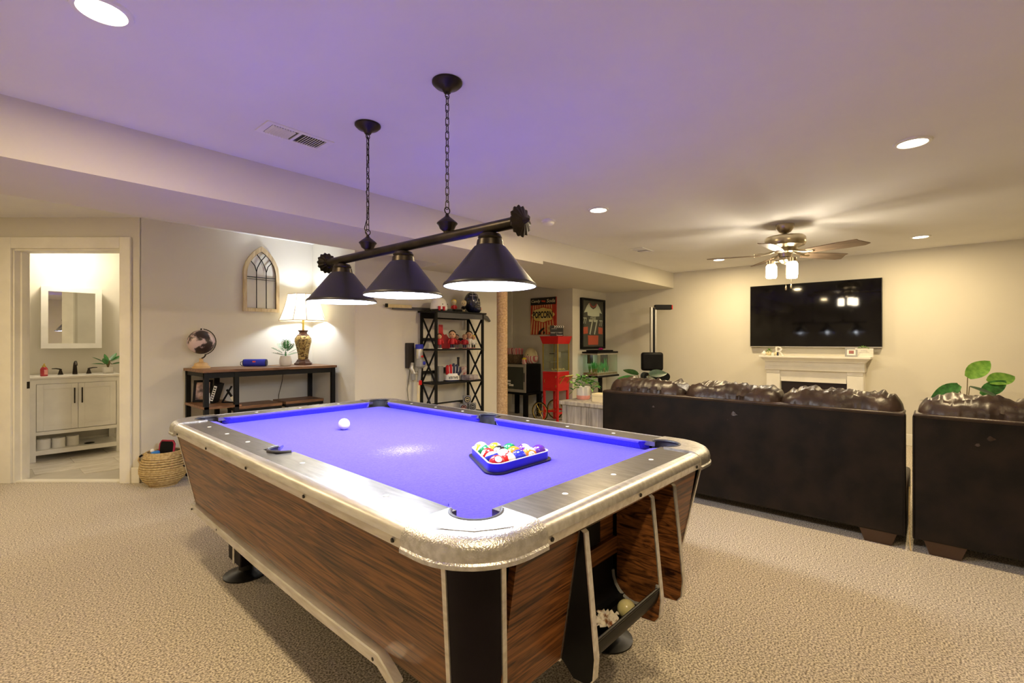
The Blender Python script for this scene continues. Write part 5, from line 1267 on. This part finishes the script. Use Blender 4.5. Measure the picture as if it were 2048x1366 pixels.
for s in (-1, 1):
    mb.tube([(s*iw/3, -.016, .40), (s*iw*.28, -.016, .44), (s*iw*.05, -.016, .51), (-s*iw*.25, -.016, .565), (-s*iw*.33, -.016, .585)], q_, 5)
    mb.tube([(s*iw/3, -.016, .40), (s*iw*.45, -.016, .46), (s*iw*.72, -.016, .505)], q_, 5)
add('muntins', mb, M_frame, ad)
# ------------------------------------------------------------------ seagrass basket and contents
bk_ = thing('seagrass_basket', 'round coiled seagrass basket with black-banded handles on the carpet', 'basket', (1.10, 4.90, 0))
prof = [(.085, .004), (.11, .02), (.145, .06), (.165, .11), (.166, .15), (.155, .20), (.135, .245), (.122, .275)]
mb = MB()
for k in range(19):
    q = k/18*7; i = min(6, int(q)); t_ = q-i; r_ = prof[i][0]*(1-t_)+prof[i+1][0]*t_; z_ = prof[i][1]*(1-t_)+prof[i+1][1]*t_+.006
    mb.tube([(r_*math.cos(a), r_*math.sin(a), z_) for a in [2*PI*h/36 for h in range(36)]], .0088, 6, closed=True)
mb.cyl((0, 0, .001), .10, .008, 28)
add('coils', mb, M_straw, bk_, smooth=True)
for s in (-1, 1):
    d = Rv*s*.15; e = Rv*s
    pts = [e*.128+Vector((0, 0, .265)), e*.165+Vector((0, 0, .262)), e*.205+Vector((0, 0, .235)), e*.215+Vector((0, 0, .205)), e*.20+Vector((0, 0, .175)), e*.160+Vector((0, 0, .150))]
    hd = add('handle', MB().tube(pts, .007, 8), M_straw, bk_, smooth=True)
    add('black_band', MB().tube([pts[1]*.7+pts[2]*.3, pts[2]], .0082, 8).tube([pts[4], pts[5]*.8+pts[4]*.2], .0082, 8), M_black, hd, smooth=True)
tg = thing('toy_tablet', 'black slate with crimson rim standing in the seagrass basket', 'toy', (1.105, 4.90, .14), math.radians(-60))
tl2 = Matrix.Rotation(math.radians(-8), 4, 'X')
add('panel', MB().bx(-.07, .07, -.006, .006, 0, .225), M_black, tg, rotm=tl2, bevel=.02)
add('rim', MB().tube([(-.072, 0, .0), (-.072, 0, .20), (-.055, 0, .226), (.055, 0, .228), (.072, 0, .205), (.072, 0, .0)], .008, 8), mat('crimson', (.35, .01, .05), rough=.5), tg, rotm=tl2, smooth=True)
ct = add('cloth_bundle', MB().sph((0, 0, 0), (.030, .032, .050), 14, 10), M_black, smooth=True); ct.location = (1.158, 4.946, .310); tag(ct, 'black rounded toy bundle behind the slate in the basket', 'toy')
bt2 = thing('toy_bottle', 'bright blue plastic toy poking out of the basket', 'toy', (1.035, 4.875, .19))
add('body', MB().bx(-.03, .03, -.025, .025, 0, .11), mat('toy_blue', (.02, .20, .62), rough=.35), bt2, bevel=.01); add('cap', MB().sph((-.02, 0, .115), .016, 10, 8), M_print, bt2, smooth=True)
bb2 = thing('storage_bag', 'blue fabric bag lying on the carpet right of the basket', 'bag', (1.36, 4.83, 0))
add('bag', MB().sph((0, 0, .035), (.06, .08, .035), 16, 10), mat('bag_blue', (.08, .12, .32), (.14, .2, .44), scale=12, rough=.8), bb2, smooth=True)
add('handle', MB().tube([(-.03, -.05, .055), (-.04, -.085, .07), (.0, -.10, .065), (.03, -.06, .055)], .005, 6), M_navy, bb2, smooth=True)

# ------------------------------------------------------------------ bathroom
va = thing('bathroom_vanity', 'cream two-door bathroom vanity with open bottom shelf', 'vanity', (.40, 6.72, 0))
VW, VD = .73, .48
for x in (.025, VW-.025):
    for y in (.025, VD-.025): add('leg', MB().bx(x-.025, x+.025, y-.025, y+.025, 0, .835), M_white, va)
add('carcass', MB().bx(.01, VW-.01, .02, VD, .30, .82), M_white, va)
add('top_rail', MB().bx(.05, VW-.05, .004, .03, .785, .835), M_white, va); add('bottom_rail', MB().bx(.05, VW-.05, .004, .03, .27, .305), M_white, va)
for k in (0, 1):
    x0 = .054+k*((VW-.108)/2+.001); x1 = x0+(VW-.112)/2
    d_ = add('door', MB().bx(x0, x1, .006, .022, .312, .782), M_white, va)
    add('stile_frame', MB().bx(x0, x0+.05, -.002, .006, .312, .782).bx(x1-.05, x1, -.002, .006, .312, .782).bx(x0+.05, x1-.05, -.002, .006, .732, .782).bx(x0+.05, x1-.05, -.002, .006, .312, .362), M_white, d_, bevel=.0015)
    xh = x1-.028 if k == 0 else x0+.028
    add('handle', MB().tube([(xh, -.028, .575), (xh, -.028, .735)], .006, 8).tube([(xh, -.002, .60), (xh, -.028, .60)], .004, 6).tube([(xh, -.002, .71), (xh, -.028, .71)], .004, 6), M_bronze, d_, smooth=True)
add('bottom_shelf', MB().bx(.02, VW-.02, .01, VD-.01, .070, .115), M_white, va)
add('countertop', MB().bx(-.012, VW+.012, -.015, VD+.01, .836, .858), mat('white_marble', (.74, .70, .62), (.84, .82, .78), scale=4, rough=.2, detail=6), va, bevel=.003)
fc = thing('faucet', 'oil-rubbed bronze widespread faucet on the vanity', 'faucet', (.775, 7.04, .8585))
add('spout', MB().tube([(0, 0, 0), (0, 0, .09), (0, -.015, .125), (0, -.05, .135), (0, -.085, .115), (0, -.095, .10)], [.022, .016, .014, .013, .012, .012], 12), M_bronze, fc, smooth=True)
for s in (-1, 1):
    h_ = add('handle', MB().lathe([(.024, 0), (.020, .012), (.010, .05), (.012, .06), (0, .064)], 16, (s*.115, 0, 0)), M_bronze, fc, smooth=True)
    add('lever', MB().tube([(s*.115, 0, .058), (s*.15, -.01, .066), (s*.185, -.015, .066)], [.007, .006, .004], 8), M_bronze, h_, smooth=True)
sp_ = thing('soap_bottle', 'red soap pump bottle at the left of the vanity top', 'soap bottle', (.52, 6.87, .8585))
add('bottle', MB().lathe([(.026, 0), (.030, .006), (.030, .07), (.022, .088), (.014, .094), (0, .094)], 20), mat('red_soap', (.38, .01, .02), rough=.2, coat=.4), sp_, smooth=True)
add('label', MB().box((.012, -.0285, .042), (.026, .003, .05)), M_pink, sp_)
add('pump', MB().lathe([(.016, .094), (.016, .108), (.006, .112), (.006, .128), (0, .128)], 14).tube([(0, 0, .124), (.0, -.035, .124)], .007, 8), M_gold, sp_, smooth=True)
vp = thing('potted_plant', 'small green plant in a round white pot on the vanity', 'plant', (1.045, 6.98, .8585))
add('pot', MB().lathe([(.040, 0), (.050, .012), (.050, .068), (.044, .068), (.042, .056), (0, .056)], 24), M_pot, vp, smooth=True)
b6 = big_leaf(.12, .055, .12).mesh('leaf', True); b6.materials.append(M_green)
for k, (a, el) in enumerate(((200, .2), (160, .75), (20, .7), (-10, .25), (95, 1.0), (50, 1.0), (250, .6), (300, .45))):
    d = Vector((math.cos(math.radians(a)), math.sin(math.radians(a))*.6, 0)); leaf_at(vp, b6, d*.035+Vector((0, 0, .10+.02*(k % 3))), d+Vector((0, 0, el)), .3, None, (0, 0, .056))
for k, (x, y, z) in enumerate(((.515, 6.83, .115), (.625, 6.83, .115), (.738, 6.87, .115))):
    rl = thing('toilet_roll', ['front-left', 'middle', 'right-hand'][k]+' toilet paper roll on the vanity shelf', 'toilet roll', (x, y, z+.0005), 0, 'toilet rolls')
    add('paper', MB().lathe([(.020, .0), (.052, .0), (.052, .10), (.020, .10), (.020, 0)], 24, cap=False), M_print, rl, smooth=True); add('core', MB().lathe([(.0195, .002), (.0195, .098)], 16, cap=False), M_cream, rl, smooth=True)
dd = add('drain_disc', MB().lathe([(.04, 0), (.045, .006), (.03, .012), (0, .012)], 20), M_blackm, None, smooth=True); dd.location = (.87, 6.84, .1155); tag(dd, 'flat dark disc lying on the vanity shelf', 'drain cover')
mc = thing('mirror_cabinet', 'white framed mirror cabinet above the vanity', 'mirror', (.76, 7.219, 1.475))
add('box', MB().bx(-.24, .24, -.115, 0, -.33, .33), M_white, mc)
mw, mh = .247, .335
add('frame', MB().bx(-mw, mw, -.135, -.115, -mh, -mh+.055).bx(-mw, mw, -.135, -.115, mh-.055, mh).bx(-mw, -mw+.055, -.135, -.115, -mh+.055, mh-.055).bx(mw-.055, mw, -.135, -.115, -mh+.055, mh-.055), M_white, mc)
add('mirror_glass', MB().bx(-mw+.05, mw-.05, -.124, -.120, -mh+.05, mh-.05), mat('mirror', (.85, .86, .84), rough=.01, metal=1.0), mc)
tw_ = thing('hand_towel', 'white hand towel hanging at the left edge of the bathroom', 'towel', (.405, 7.0, .93))
add('towel', MB().prism([(-.05, 0), (.02, 0), (.015, .10), (-.01, .13), (-.05, .14)], -.02, .02, m=RX), M_print, tw_, bevel=.006)
add('ring', MB().tube([(-.05, 0, .135), (-.05, .19, .14)], .006, 6), M_bronze, tw_)
bl_ = thing('bathroom_light', 'bathroom ceiling light above the vanity', 'ceiling light', (.72, 6.82, CE))
add('fixture', MB().lathe([(.14, 0), (.14, -.02), (.11, -.05), (0, -.06)], 28), mat('bath_diffuser', (.9, .9, .85), emit=SOFT, estr=8), bl_, smooth=True)
light('bathroom_lamp', 'POINT', (0, 0, -.16), P_BATH, SOFT, .08, bl_)
